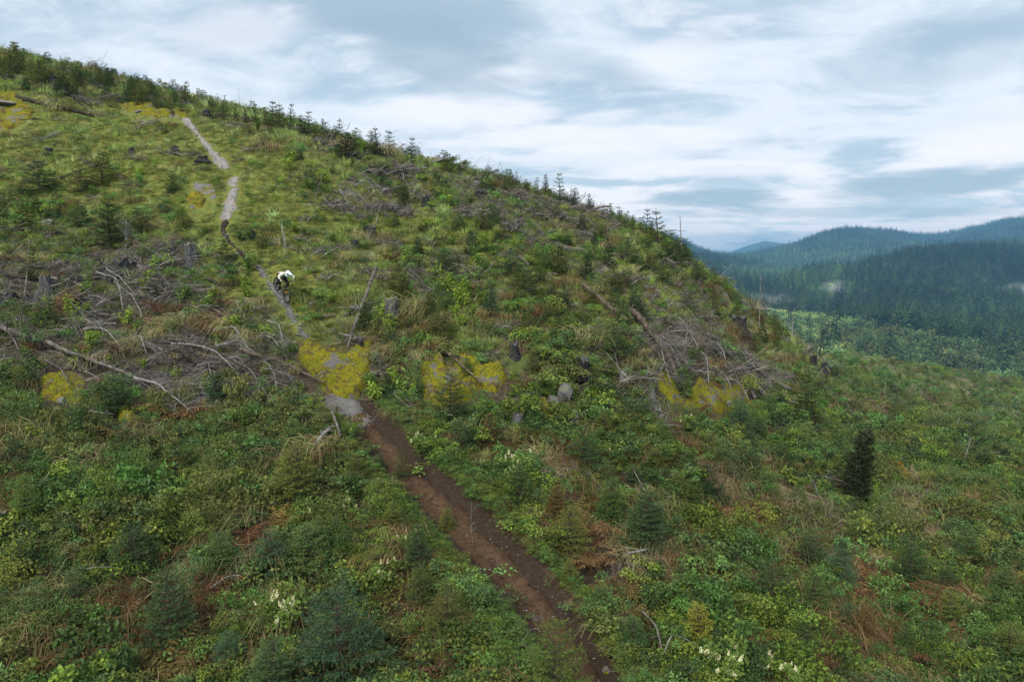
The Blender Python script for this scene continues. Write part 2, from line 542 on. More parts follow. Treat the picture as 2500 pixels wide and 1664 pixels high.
def pchip(x, y, q):
    x = np.asarray(x, float); y = np.asarray(y, float)
    h = np.diff(x); dl = np.diff(y) / h
    m = np.zeros(len(x)); m[0] = dl[0]; m[-1] = dl[-1]
    for i in range(1, len(x) - 1):
        if dl[i - 1] * dl[i] > 0:
            w1 = 2 * h[i] + h[i - 1]; w2 = h[i] + 2 * h[i - 1]
            m[i] = (w1 + w2) / (w1 / dl[i - 1] + w2 / dl[i])
    i = np.clip(np.searchsorted(x, q) - 1, 0, len(x) - 2)
    t = (q - x[i]) / h[i]
    h00 = 2 * t ** 3 - 3 * t ** 2 + 1; h10 = t ** 3 - 2 * t ** 2 + t
    h01 = -2 * t ** 3 + 3 * t ** 2; h11 = t ** 3 - t ** 2
    return h00 * y[i] + h10 * h[i] * m[i] + h01 * y[i + 1] + h11 * h[i] * m[i + 1]


def profile_field(profiles, us, ds, near=None):
    cols = sorted(profiles)
    zu, zv = [], []
    ld = np.log(ds)
    for c in cols:
        kn = profiles[c]
        u, v = ray([c] * len(kn), [k[0] for k in kn])
        dd = np.array([k[1] for k in kn], float)
        z = v * dd
        if near is not None:
            dd = np.concatenate([[3.0, 8.0], dd]); z = np.concatenate([[near[0], near[1]], z])
            u = np.concatenate([[u[0], u[0]], u])
        zu.append(np.interp(ld, np.log(dd), u))
        zv.append(pchip(np.log(dd), z, ld))
    zu = np.array(zu); zv = np.array(zv)
    out = np.empty((len(us), len(ds)))
    for j in range(len(ds)):
        out[:, j] = pchip(zu[:, j], zv[:, j], np.clip(us, zu[0, j], zu[-1, j]))
    return out


US = np.linspace(-1.25, 1.25, 471)
DS = np.exp(np.linspace(math.log(3.2), math.log(330), 400))
LD0, LDS = math.log(DS[0]), math.log(DS[1] / DS[0])
U0, UST = US[0], US[1] - US[0]
ZG = profile_field(PROFILES, US, DS, near=(-9.6, -9.3))
# soften the column seams
for _ in range(6):
    ZG[1:-1] = 0.25 * ZG[:-2] + 0.5 * ZG[1:-1] + 0.25 * ZG[2:]
XG = US[:, None] * DS[None]
YG = np.broadcast_to(DS[None], XG.shape)
amp = np.clip((YG - 6) / 20, 0.2, 1.0)
ZG = ZG + amp * (0.55 * (fbm(XG / 5.5 + 40, YG / 5.5 + 3, 3) - 0.5) + 0.42 * (fbm(XG / 1.3, YG / 1.3 + 60, 3) - 0.5))


def H(x, y, G=None):
    """height of the hillside"""
    G = ZG if G is None else G
    x = np.asarray(x, float); y = np.maximum(np.asarray(y, float), 3.3)
    a = np.clip((x / y - U0) / UST, 0, len(US) - 1.001)
    b = np.clip((np.log(y) - LD0) / LDS, 0, len(DS) - 1.001)
    i = a.astype(int); j = b.astype(int); fa = a - i; fb = b - j
    return (G[i, j] * (1 - fa) + G[i + 1, j] * fa) * (1 - fb) + (G[i, j + 1] * (1 - fa) + G[i + 1, j + 1] * fa) * fb


def hit(px, py, far=False):
    """the point of the hillside seen at that pixel of the photograph"""
    u, v = ray(px, py)
    u = float(u); v = float(v)
    d = np.exp(np.linspace(math.log(5), math.log(320), 1400))
    vv = H(u * d, d) / d
    k = np.nonzero(vv >= v)[0]
    if len(k) == 0:                                   # above the crest: stand on it
        m = int(np.argmax(np.where(d < 170, vv, -9)))
        dd = d[m]
    else:
        m = k[0]
        if m == 0: dd = d[0]
        else:
            t = (v - vv[m - 1]) / max(vv[m] - vv[m - 1], 1e-9)
            dd = d[m - 1] + t * (d[m] - d[m - 1])
    return np.array([u * dd, dd, float(H(u * dd, dd))])


# ------- the trail's line (pixel, pixel width), carved before the ground is meshed
TR_UP = [[(440, 284, 34), (470, 312, 28), (492, 338, 25), (515, 368, 32), (540, 396, 42), (556, 414, 34)],
         [(574, 432, 36), (570, 455, 44), (565, 485, 52), (558, 512, 56), (554, 540, 50)],
         [(626, 650, 16), (652, 682, 28), (681, 720, 34), (702, 748, 28), (716, 778, 23), (732, 805, 27), (754, 828, 28)],
         [(778, 848, 20), (800, 872, 26), (825, 893, 22)]]
TR_DARK = [(552, 538, 26), (546, 558, 22), (560, 588, 16), (590, 618, 18), (628, 655, 20)]
TR_GRAVEL = [(815, 955, 90), (838, 985, 105), (865, 1012, 100), (890, 1040, 70)]
TR_DIRT = [(865, 1012, 75), (905, 1052, 80), (950, 1105, 92), (1005, 1165, 98), (1062, 1222, 104), (1120, 1282, 116),
           (1195, 1352, 132), (1275, 1440, 138), (1350, 1540, 148), (1420, 1650, 160), (1495, 1780, 180), (1570, 1920, 190)]


def polyline3(pts):
    P = np.array([np.append(hit(p[0], p[1]), 0) for p in pts])
    P[:, 3] = [p[2] * P[i, 1] / FPX for i, p in enumerate(pts)]
    return P


def densify(P, step):
    s = np.concatenate([[0], np.cumsum(np.linalg.norm(np.diff(P[:, :2], axis=0), axis=1))])
    n = max(4, int(s[-1] / step))
    q = np.linspace(0, s[-1], n)
    return np.stack([pchip(s, P[:, k], q) for k in range(P.shape[1])], 1)


L_DIRT = densify(polyline3(TR_DIRT), 0.12)
L_GRAV = densify(polyline3(TR_GRAVEL), 0.10)
L_UP = [densify(polyline3(t), 0.12) for t in TR_UP]
L_DARK = densify(polyline3(TR_DARK), 0.12)


def side_dist(P, x, y):
    """distance to the centre line in half-widths, signed to the right of travel"""
    best = np.full(np.shape(x), 1e9); sgn = np.zeros(np.shape(x)); hw = np.ones(np.shape(x))
    T_ = np.gradient(P[:, :2], axis=0)
    for i in range(0, len(P), 2):
        dx = x - P[i, 0]; dy = y - P[i, 1]
        dd = dx * dx + dy * dy
        k = dd < best
        best = np.where(k, dd, best)
        cr = T_[i, 0] * dy - T_[i, 1] * dx
        sgn = np.where(k, np.sign(cr), sgn)
        hw = np.where(k, P[i, 3] * 0.5, hw)
    return np.sqrt(best), sgn, hw


# the bank cut along the uphill side of the dirt trail
_d, _s, _h = side_dist(L_DIRT, XG, YG)
e = _d - _h
bank = np.where(_s > 0, 0.38 * np.exp(-((e - 0.35) / 0.30) ** 2), 0.10 * np.exp(-((e - 0.3) / 0.25) ** 2))
BANK = np.clip(np.where(_s > 0, np.exp(-((e - 0.12) / 0.22) ** 2), 0), 0, 1)
ZG = ZG + bank - 0.10 * np.clip(1 - _d / _h, 0, 1)
CUT = np.maximum(np.where(_s > 0, np.exp(-(np.maximum(e - 0.2, 0) / 0.30) ** 2), np.exp(-(np.maximum(e, 0) / 0.15) ** 2)), 0)
ALL_TR = [L_DIRT, L_GRAV, L_DARK] + L_UP


def trail_gap(x, y):
    m = np.full(np.shape(x), 1e9)
    for L in ALL_TR:
        d, s, h = side_dist(L, x, y)
        m = np.minimum(m, d - h * (0.93 if L is L_DIRT or L is L_GRAV else 0.70))
    return m


def on_trail(x, y, pad=0.06):
    return trail_gap(x, y) < pad


def g2(px, py, cx, cy_, sx, sy):
    return np.exp(-((px - cx) / sx) ** 2 - ((py - cy_) / sy) ** 2)


def gsum(px, py, L):
    s = 0
    for t in L:
        s = s + t[0] * g2(px, py, *t[1:])
    return s


Z_MOSS = [(0.42, 420, 400, 520, 200), (0.22, 1000, 560, 500, 160), (0.16, 1600, 720, 300, 140), (1.0, 640, 460, 130, 70), (0.8, 560, 400, 90, 60), (0.8, 700, 540, 130, 45), (0.9, 650, 640, 70, 90), (0.75, 740, 780, 90, 60), (0.5, 820, 690, 90, 60),
          (0.8, 30, 280, 130, 60), (0.6, 350, 280, 140, 30), (0.6, 130, 400, 300, 80), (0.45, 330, 430, 220, 70), (0.5, 480, 490, 80, 60), (0.55, 600, 560, 120, 60), (0.5, 540, 690, 90, 90),
          (0.9, 265, 815, 55, 25), (0.35, 1050, 640, 200, 90), (0.35, 1600, 740, 200, 90), (0.4, 1930, 880, 90, 60), (0.35, 1300, 540, 200, 60), (0.4, 950, 560, 120, 60)]
Z_SLASH = [(1.0, 330, 870, 360, 75), (0.9, 620, 920, 130, 70), (0.7, 200, 720, 260, 70), (0.7, 470, 770, 150, 60), (0.9, 1640, 840, 120, 110), (0.6, 1760, 900, 120, 70), (0.5, 1280, 500, 160, 60),
           (0.5, 200, 240, 200, 40), (0.35, 1480, 1350, 250, 200), (0.4, 2150, 1480, 250, 150), (0.6, 710, 580, 80, 40), (0.4, 880, 1280, 110, 90)]

xs, ys, zs = XG.ravel(), YG.ravel(), ZG.ravel()
gpx, gpy = to_px(xs, ys, zs)
tv = np.stack([xs, ys, zs], 1)
nu, nd_ = XG.shape
ii, jj = np.meshgrid(np.arange(nu - 1), np.arange(nd_ - 1), indexing='ij')
a0 = (ii * nd_ + jj).ravel()
tf = np.stack([a0, a0 + nd_, a0 + nd_ + 1, a0 + 1], 1)


def grid_mesh(name, tv, tf, mats):
    me = bpy.data.meshes.new(name)
    me.vertices.add(len(tv)); me.vertices.foreach_set('co', tv.astype(np.float32).ravel())
    me.loops.add(tf.size); me.loops.foreach_set('vertex_index', tf.astype(np.int32).ravel())
    me.polygons.add(len(tf)); me.polygons.foreach_set('loop_start', np.arange(0, tf.size, 4, dtype=np.int32))
    for m in mats: me.materials.append(m)
    me.update(calc_edges=True)
    me.polygons.foreach_set('use_smooth', np.ones(len(tf), bool))
    return me


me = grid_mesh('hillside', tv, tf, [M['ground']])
for nm, zz in (('moss', gsum(gpx, gpy, Z_MOSS)), ('slash', gsum(gpx, gpy, Z_SLASH)), ('cut', CUT.ravel()), ('gap_shade', np.clip((gpy - 820) / 220, 0, 1) * np.clip(1.2 - YG.ravel() / 60, 0, 1))):
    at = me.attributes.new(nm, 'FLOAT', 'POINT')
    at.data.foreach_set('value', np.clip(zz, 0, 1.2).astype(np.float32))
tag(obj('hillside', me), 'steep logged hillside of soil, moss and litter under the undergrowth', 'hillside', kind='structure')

# ------- far valley and hills
FAR = {
    1300: [(1010, 330), (900, 480), (800, 720), (720, 1200), (650, 1900), (600, 3000), (560, 3300), (700, 4200)],
    1640: [(1010, 330), (900, 480), (800, 720), (720, 1200), (660, 1900), (618, 2900), (600, 3200), (700, 4200)],
    1780: [(1010, 330), (905, 480), (830, 640), (760, 900), (705, 1350), (668, 1950), (655, 2600), (650, 3000), (700, 4200)],
    1900: [(1010, 330), (900, 480), (810, 720), (745, 1050), (690, 1500), (652, 2100), (640, 2800), (624, 3250), (690, 4200)],
    2000: [(1010, 330), (895, 490), (805, 740), (730, 1050), (670, 1600), (640, 2300), (600, 3200), (680, 4200)],
    2080: [(1010, 330), (895, 490), (810, 720), (725, 1050), (655, 1650), (615, 2500), (572, 3300), (680, 4200)],
    2150: [(1010, 330), (898, 490), (815, 700), (720, 1050), (665, 1300), (655, 1750), (605, 2600), (567, 3350), (680, 4200)],
    2280: [(1010, 330), (912, 480), (835, 680), (735, 1000), (655, 1300), (650, 1700), (610, 2500), (578, 3400), (690, 4200)],
    2400: [(1015, 330), (925, 480), (845, 680), (745, 1000), (660, 1300), (640, 1750), (595, 2500), (558, 3400), (690, 4200)],
    2500: [(1020, 330), (935, 480), (850, 680), (750, 1000), (665, 1300), (640, 1750), (590, 2500), (543, 3400), (690, 4200)],
    3000: [(1020, 330), (940, 480), (860, 680), (750, 1000), (660, 1300), (620, 1750), (560, 2500), (490, 3400), (690, 4200)],
}
US2 = np.linspace(-0.1, 1.05, 240)
DS2 = np.exp(np.linspace(math.log(300), math.log(4200), 260))
ZF = profile_field(FAR, US2, DS2)
for _ in range(4):
    ZF[1:-1] = 0.25 * ZF[:-2] + 0.5 * ZF[1:-1] + 0.25 * ZF[2:]
XF = US2[:, None] * DS2[None]; YF = np.broadcast_to(DS2[None], XF.shape)
ZF = ZF + np.clip((YF - 420) / 500, 0, 3) * (58 * (fbm(XF / 400, YF / 400, 5, 0.45) - 0.5)) - np.clip((480 - YF) / 120, 0, 1) * 6


def HF(x, y):
    a = np.clip((x / y - US2[0]) / (US2[1] - US2[0]), 0, len(US2) - 1.001)
    b = np.clip((np.log(y) - math.log(300)) / math.log(DS2[1] / DS2[0]), 0, len(DS2) - 1.001)
    i = a.astype(int); j = b.astype(int); fa = a - i; fb = b - j
    return (ZF[i, j] * (1 - fa) + ZF[i + 1, j] * fa) * (1 - fb) + (ZF[i, j + 1] * (1 - fa) + ZF[i + 1, j + 1] * fa) * fb


def far_material():
    m, T = new_mat('far_forest_floor')
    pos = T.node('ShaderNodeNewGeometry').outputs['Position']
    n = T.noise(pos, 0.02, 6, 0.65)
    n2 = T.noise(pos, 0.12, 5, 0.7)
    c = T.mix(n2, rgb(0.018, 0.032, 0.014), rgb(0.05, 0.075, 0.028))
    c = T.mix(T.ramp(n, 0.5, 0.7), c, rgb(0.07, 0.072, 0.045))
    finish(T, c, 0.95, n2, 0.5, 2.0, 0.05)
    return m


M['far'] = far_material()
nu2, nd2 = XF.shape
ii, jj = np.meshgrid(np.arange(nu2 - 1), np.arange(nd2 - 1), indexing='ij')
a0 = (ii * nd2 + jj).ravel()
me = grid_mesh('forested_hills', np.stack([XF.ravel(), YF.ravel(), ZF.ravel()], 1), np.stack([a0, a0 + nd2, a0 + nd2 + 1, a0 + 1], 1), [M['far']])
tag(obj('forested_hills', me), 'forested hills across the valley fading to blue', 'hills', kind='structure')

# the far blue mountain in the notch
def far_mountain():
    us = np.linspace(0.10, 0.75, 60); dsv = np.linspace(5200, 6800, 26)
    pk = [(1300, 640), (1700, 628), (1780, 614), (1830, 596), (1868, 586), (1920, 592), (2000, 604), (2150, 622), (2400, 630)]
    u_, v_ = ray([p[0] for p in pk], [p[1] for p in pk])
    V = []
    for u in us:
        top = np.interp(u, u_, v_) * 6000
        for d in dsv:
            w = 1 - abs((d - 6000) / 850)
            x = u * d
            V.append((x, d, -158 + max(0, w) * (top + 158) + (16 * (float(fbm(np.array(x / 700.), np.array(d / 700.), 4)) - 0.5)) * max(0, w) ** 0.5))
    n = len(dsv)
    F = [(i * n + j, (i + 1) * n + j, (i + 1) * n + j + 1, i * n + j + 1) for i in range(len(us) - 1) for j in range(n - 1)]
    tag(obj('mountain', mesh('mountain', V, F, [M['far']], True)), 'pale blue mountain seen through the notch in the hills', 'mountain', kind='structure')


far_mountain()
# land below and all round, out to the horizon
V = [(0, 0, -160)]; F = []
for r in (1500, 4000, 9000):
    for k in range(48):
        a = k / 48 * 2 * math.pi
        V.append((r * math.cos(a), r * math.sin(a), -160))
for k in range(48):
    F.append((0, 1 + k, 1 + (k + 1) % 48))
    for b in (0, 48):
        F.append((1 + b + k, 49 + b + k, 49 + b + (k + 1) % 48, 1 + b + (k + 1) % 48))
tag(obj('valley_floor', mesh('valley_floor', V, F, [M['far']])), 'wide wooded valley floor reaching the horizon', 'valley', kind='structure')

# haze
def haze():
    m, T = new_mat('haze')
    pv = T.node('ShaderNodeVolumePrincipled')
    pv.inputs['Color'].default_value = HAZE_COLOR
    pv.inputs['Density'].default_value = HAZE_DENSITY
    pv.inputs['Anisotropy'].default_value = 0.0
    o = T.node('ShaderNodeOutputMaterial')
    T.put(o.inputs['Volume'], pv.outputs[0])
    x0, x1, y0, y1, z0, z1 = -9200, 9200, -9200, 9200, -161.5, 232
    V = [(x, y, z) for z in (z0, z1) for y in (y0, y1) for x in (x0, x1)]
    F = [(0, 2, 3, 1), (4, 5, 7, 6), (0, 1, 5, 4), (2, 6, 7, 3), (0, 4, 6, 2), (1, 3, 7, 5)]
    tag(obj('haze', mesh('haze', V, F, [m])), 'thin blue haze filling the valley air', 'haze', kind='stuff')


haze()

# ------------------------------------------------------------------ trail meshes


def trail(name, P, mat, label, nx=14, lift=0.05, rag=0.22, seed=0, sink=0.10):
    P = np.asarray(P)
    T_ = norm(np.gradient(P[:, :2], axis=0))
    N_ = np.stack([T_[:, 1], -T_[:, 0]], 1)
    V = []; n = len(P)
    s = np.arange(n) * 0.12
    wl = 1 + rag * (3.2 * (fbm(s / 1.1 + seed, s * 0 + 3.3, 3) - 0.5) + 2.2 * (fbm(s / 0.28 + seed, s * 0 + 5.3, 2) - 0.5))
    wr = 1 + rag * (3.2 * (fbm(s / 1.1 + seed, s * 0 + 8.3, 3) - 0.5) + 2.2 * (fbm(s / 0.28 + seed, s * 0 + 9.3, 2) - 0.5))
    end = np.clip(np.minimum(np.arange(n), n - 1 - np.arange(n)) / 3.0, 0.25, 1)
    for k in range(nx + 1):
        t = k / nx * 2 - 1
        w = np.where(t < 0, wl, wr) * end
        xy = P[:, :2] + N_ * (t * P[:, 3] * 0.5 * w)[:, None]
        z = H(xy[:, 0], xy[:, 1])
        up = lift - sink * max(0, abs(t) - 0.45) / 0.55 * 2.0 + sink * 1.7 * (fbm(xy[:, 0] * 1.5 + seed, xy[:, 1] * 1.5, 4) - 0.45) * min(1, 0.35 + abs(t))
        ru = 0.09 * (fbm(xy[:, 0] * 2.2, xy[:, 1] * 2.2, 4) - 0.5)
        V.append(np.stack([xy[:, 0], xy[:, 1], z + up + ru], 1))
    V = np.stack(V, 1).reshape(-1, 3)
    m = nx + 1
    F = [(i * m + k, i * m + k + 1, (i + 1) * m + k + 1, (i + 1) * m + k) for i in range(n - 1) for k in range(nx)]
    me = mesh(name, V, F, [mat], True)
    at = me.attributes.new('tread', 'FLOAT', 'POINT')
    tt = np.tile(np.exp(-((np.arange(m) / nx * 2 - 1) / 0.42) ** 2), n)
    at.data.foreach_set('value', tt.astype(np.float32))
    return tag(obj(name, me), label, 'trail', kind='structure')


trail('dirt_trail', L_DIRT, M['dirt'], 'brown dirt trail curving down from the mossy rock to the bottom edge', 30, 0.09, 0.20, 2, 0.14)
trail('gravel_apron', L_GRAV, M['gravel'], 'grey gravel landing at the foot of the mossy rock face', 22, 0.11, 0.30, 5, 0.16)
for k, (L, mt, lb) in enumerate(zip(L_UP, ('slab', 'slab', 'gravel', 'slab'),
                                    ('pale worn rock path running down from the skyline', 'pale bare rock slab in the upper trail',
                                     'narrow stony trail under the cyclist', 'grey rock step of the trail on the mossy face'))):
    trail('stone_path', L, M[mt], lb, 24, 0.03, 0.40, 10 * k, 0.20)
trail('dark_path', L_DARK, M['bank'], 'dark narrow earth path between the rock slab and the cyclist', 12, 0.05, 0.55, 3, 0.12)

# ------------------------------------------------------------------ registry of things (labels are written at the end)
THINGS = []


def reg(o, noun, adj, cat, group, p, label=None, rad=None):
    px, py = to_px(*p)
    THINGS.append(dict(o=o, noun=noun, adj=adj, cat=cat, group=group, px=float(px), py=float(py), label=label, rad=rad))
    return o


def poly_inside(poly, x, y):
    ins = np.zeros(np.shape(x), bool)
    n = len(poly); j = n - 1
    for i in range(n):
        xi, yi = poly[i]; xj, yj = poly[j]
        c = ((yi > y) != (yj > y)) & (x < (xj - xi) * (y - yi) / (yj - yi + 1e-12) + xi)
        ins ^= c
        j = i
    return ins


# ------------------------------------------------------------------ rock outcrops: raised, lumpy sheets of rock with thickness
OUTCROPS = []


def outcrop(poly, mat, label, rise=0.35, seed=0, step=None):
    pts = [hit(*p) for p in poly]
    P = np.array(pts)
    c = P[:, :2].mean(0)
    # keep the outline in a local frame and fill it with a grid
    lo = P[:, :2].min(0) - 0.3; hi = P[:, :2].max(0) + 0.3
    st = step or max(0.07, float(np.max(hi - lo)) / 80)
    gx = np.arange(lo[0], hi[0], st); gy = np.arange(lo[1], hi[1], st)
    X, Y = np.meshgrid(gx, gy, indexing='ij')
    wob = 0.35
    Xw = X + wob * (fbm(X * 1.3 + seed, Y * 1.3, 3) - 0.5); Yw = Y + wob * (fbm(X * 1.3, Y * 1.3 + seed + 9, 3) - 0.5)
    # signed distance to the outline
    dist = np.full(X.shape, 1e9)
    n = len(P)
    for i in range(n):
        a = P[i, :2]; b = P[(i + 1) % n, :2]; ab = b - a
        t = np.clip(((Xw - a[0]) * ab[0] + (Yw - a[1]) * ab[1]) / (ab @ ab + 1e-9), 0, 1)
        dist = np.minimum(dist, np.hypot(Xw - a[0] - t * ab[0], Yw - a[1] - t * ab[1]))
    ins = poly_inside([tuple(p) for p in P[:, :2]], Xw, Yw)
    sd_ = np.where(ins, dist, -dist)
    edge = np.clip((sd_ + 0.12) / 0.35, 0, 1); edge = edge * edge * (3 - 2 * edge)
    lump = fbm(X * 0.9 + seed, Y * 0.9, 4)
    ledge = np.floor((lump + 0.15 * fbm(X * 3, Y * 3, 2)) * 7) / 7
    Z = H(X, Y) - 0.25 + edge * (0.27 + rise * (0.05 + 0.95 * ledge + 0.25 * lump)) + (0.26 * (fbm(X * 2.6, Y * 2.6 + seed, 4) - 0.5) + 0.10 * (fbm(X * 9, Y * 9 + seed, 2) - 0.5)) * edge
    m = len(gy)
    vid = -np.ones(X.shape, int); V = []
    keep = sd_ > -0.28
    F = []
    for i in range(len(gx) - 1):
        for j in range(len(gy) - 1):
            if keep[i, j] and keep[i + 1, j] and keep[i + 1, j + 1] and keep[i, j + 1]:
                q = []
                for (k, l) in ((i, j), (i + 1, j), (i + 1, j + 1), (i, j + 1)):
                    if vid[k, l] < 0:
                        vid[k, l] = len(V); V.append((X[k, l], Y[k, l], Z[k, l]))
                    q.append(vid[k, l])
                F.append(q)
    par = list(range(len(V)))

    def root_(a):
        while par[a] != a:
            par[a] = par[par[a]]; a = par[a]
        return a
    for q in F:
        for b in q[1:]: par[root_(b)] = root_(q[0])
    cnt = {}
    for q in F: cnt[root_(q[0])] = cnt.get(root_(q[0]), 0) + 1
    big = max(cnt, key=cnt.get)
    F = [q for q in F if root_(q[0]) == big]
    usedv = sorted({i for q in F for i in q}); mp_ = {a: b for b, a in enumerate(usedv)}
    V = np.array(V)[usedv]; F = [[mp_[i] for i in q] for q in F]
    org = np.array([c[0], c[1], float(H(c[0], c[1]))])
    o = obj('rock_outcrop', mesh('rock_outcrop', V - org, F, [mat], True), None, org)
    OUTCROPS.append([tuple(p) for p in P[:, :2]])
    reg(o, 'rock outcrop', '', 'rock', 'rock outcrops on the slope', org, label)
    return o


outcrop([(718, 850), (760, 838), (842, 868), (893, 830), (912, 842), (905, 895), (893, 940), (880, 968), (842, 980), (800, 962), (772, 925), (735, 895), (712, 872)],
        M['rock_moss'], 'large rock face beside the trail under bright yellow-green moss', 0.5, 1)
outcrop([(1020, 885), (1050, 892), (1072, 872), (1098, 905), (1140, 868), (1168, 880), (1185, 905), (1232, 892), (1238, 930), (1212, 958), (1170, 950), (1120, 985), (1060, 1000), (1035, 982), (1022, 940)],
        M['rock_moss'], 'broken mossy rock ledge right of the dirt trail, crossed by a thin log', 0.6, 2)
outcrop([(1600, 905), (1628, 912), (1660, 960), (1700, 925), (1745, 948), (1800, 945), (1838, 985), (1790, 1000), (1760, 1015), (1700, 1010), (1640, 985), (1605, 950)],
        M['rock_moss'], 'long yellow mossy rock face under the grey logs on the right', 0.5, 3)
outcrop([(1310, 968), (1338, 985), (1352, 1020), (1340, 1042), (1318, 1020)], M['rock_moss'], 'small golden mossy rock left of the pale boulders', 0.6, 4)
outcrop([(1505, 905), (1535, 895), (1552, 925), (1530, 940), (1512, 930)], M['rock_half'], 'small rock bump with grey bare patches between stump and logs', 0.4, 5)
outcrop([(88, 932), (150, 925), (214, 928), (222, 960), (200, 985), (140, 985), (100, 970)], M['rock_moss'], 'brown mossy rock at left below the slash, yellow along its foot', 0.5, 6)
outcrop([(270, 995), (312, 985), (350, 1000), (340, 1042), (300, 1045)], M['rock_moss'], 'small mossy rock with a white chip below bleached branches', 0.5, 7)
outcrop([(455, 478), (492, 470), (508, 486), (495, 508), (460, 510)], M['rock_gold'], 'round yellow moss cushion left of the pale rock slab', 0.3, 8)
outcrop([(-30, 225), (40, 225), (62, 250), (90, 275), (60, 305), (20, 318), (-30, 320)], M['rock_gold'], 'golden mossy rock at the far left under the skyline', 0.3, 9)
outcrop([(290, 255), (345, 250), (400, 268), (455, 270), (468, 292), (420, 288), (370, 288), (310, 272)], M['rock_gold'], 'long golden mossy slab where the upper trail starts', 0.3, 10)
outcrop([(1985, 868), (2010, 880), (2032, 915), (2018, 925), (1995, 900)], M['rock_half'], 'mossy rock rib at the lower end of the right crest', 0.5, 11)
outcrop([(1812, 1000), (1825, 970), (1850, 978), (1848, 1000)], M['rock_moss'], 'yellow mossy rock between two forked grey logs', 0.35, 12)
outcrop([(1735, 690), (1760, 700), (1785, 735), (1760, 732)], M['rock_half'], 'thin mossy rock band high on the right slope', 0.3, 13)
outcrop([(465, 440), (520, 455), (535, 480), (520, 500), (505, 480), (470, 465)], M['rock_half'], 'rusty brown rock patch beside the yellow moss cushion', 0.15, 14)


def rock_mesh(rng, sx, sy, sz, mat, cuts=13, sub=2):
    bm = bmesh.new()
    bmesh.ops.create_icosphere(bm, subdivisions=sub + 1, radius=1)
    for _ in range(cuts):
        n = Vector(rng.normal(0, 1, 3)).normalized()
        dd = rng.uniform(0.50, 0.82)
        for v in bm.verts:
            k = v.co.dot(n)
            if k > dd: v.co -= n * (k - dd) * 0.92
    off = Vector(rng.uniform(0, 50, 3))
    for v in bm.verts:
        v.co += v.co.normalized() * 0.10 * mnoise.noise(v.co * 2.1 + off) + v.co.normalized() * 0.05 * mnoise.noise(v.co * 6 + off)
        v.co = Vector((v.co.x * sx, v.co.y * sy, v.co.z * sz))
    me = bpy.data.meshes.new('boulder')
    bm.to_mesh(me); bm.free()
    me.materials.append(mat)
    for p in me.polygons: p.use_smooth = False
    return me


BOULDERS = [(1378, 990, 46, 62, 'rock_pale', 'tall pale boulder with a flat face and moss on top'),
            (1350, 992, 30, 40, 'rock_pale', 'smaller pale boulder leaning on the tall pale one'),
            (1398, 1022, 40, 32, 'rock_half', 'low mossy boulder below the tall pale one'),
            (914, 922, 26, 22, 'rock_pale', 'round grey stone wedged at the right foot of the mossy rock face'),
            (1075, 400, 66, 14, 'rock_pale', 'long pale slab of rock lying on the skyline'),
            (1192, 424, 40, 13, 'rock_pale', 'small pale rock on the skyline right of the long slab'),
            (1162, 458, 30, 18, 'rock_pale', 'pale grey boulder just below the skyline slab'),
            (118, 548, 28, 18, 'rock_bare', 'blue-grey rock among shrubs at left'),
            (1330, 536, 24, 10, 'rock_pale', 'pale flat stone in grass high on the right slope'),
            (1346, 568, 12, 10, 'rock_pale', 'tiny pale stone below the flat stone on the right slope'),
            (152, 985, 22, 20, 'rock_bare', 'dark grey stone under the brown mossy rock at left'),
            (334, 1012, 12, 10, 'rock_pale', 'white chip of stone on the small mossy rock'),
            (2455, 1316, 26, 16, 'rock_pale', 'pale stone near the right edge'),
            (765, 745, 20, 12, 'rock_pale', 'pale stone in rusty moss right of the cyclist'),
            (900, 1505, 24, 16, 'rock_bare', 'dark stone under the shrubs left of the trail'),
            (1480, 1640, 22, 16, 'rock_pale', 'tan stone at the right trail edge near the bottom'),
            (15, 258, 50, 16, 'rock_bare', 'bare grey rock showing through golden moss at far left'),
            (342, 275, 20, 8, 'rock_pale', 'small pale rock in the long golden moss slab'),
            (1775, 995, 26, 26, 'rock_bare', 'bare grey rock knob in the long yellow mossy face'),
            (865, 897, 26, 16, 'rock_bare', 'bare grey rock pair beside the trail step'),
            (838, 882, 16, 14, 'rock_bare', 'small bare grey rock above the foot of the leaning pole'),
            (743, 855, 20, 10, 'rock_pale', 'pale rock at the upper left corner of the mossy face')]
rb = np.random.default_rng(5)
for (px, py, w, h, mt, lb) in BOULDERS:
    p = hit(px, py)
    s = p[1] / FPX
    me = rock_mesh(rb, w * s * 0.55, w * s * 0.5, h * s * 0.62, M[mt])
    o = obj('boulder', me, None, p + np.array([0, 0, h * s * 0.32]))
    o.rotation_euler = (rb.uniform(-.2, .2), rb.uniform(-.2, .2), rb.uniform(-0.5, 0.5))
    reg(o, 'boulder', '', 'boulder', 'boulders and stones on the slope', p, lb)

# ------------------------------------------------------------------ stumps, logs, poles


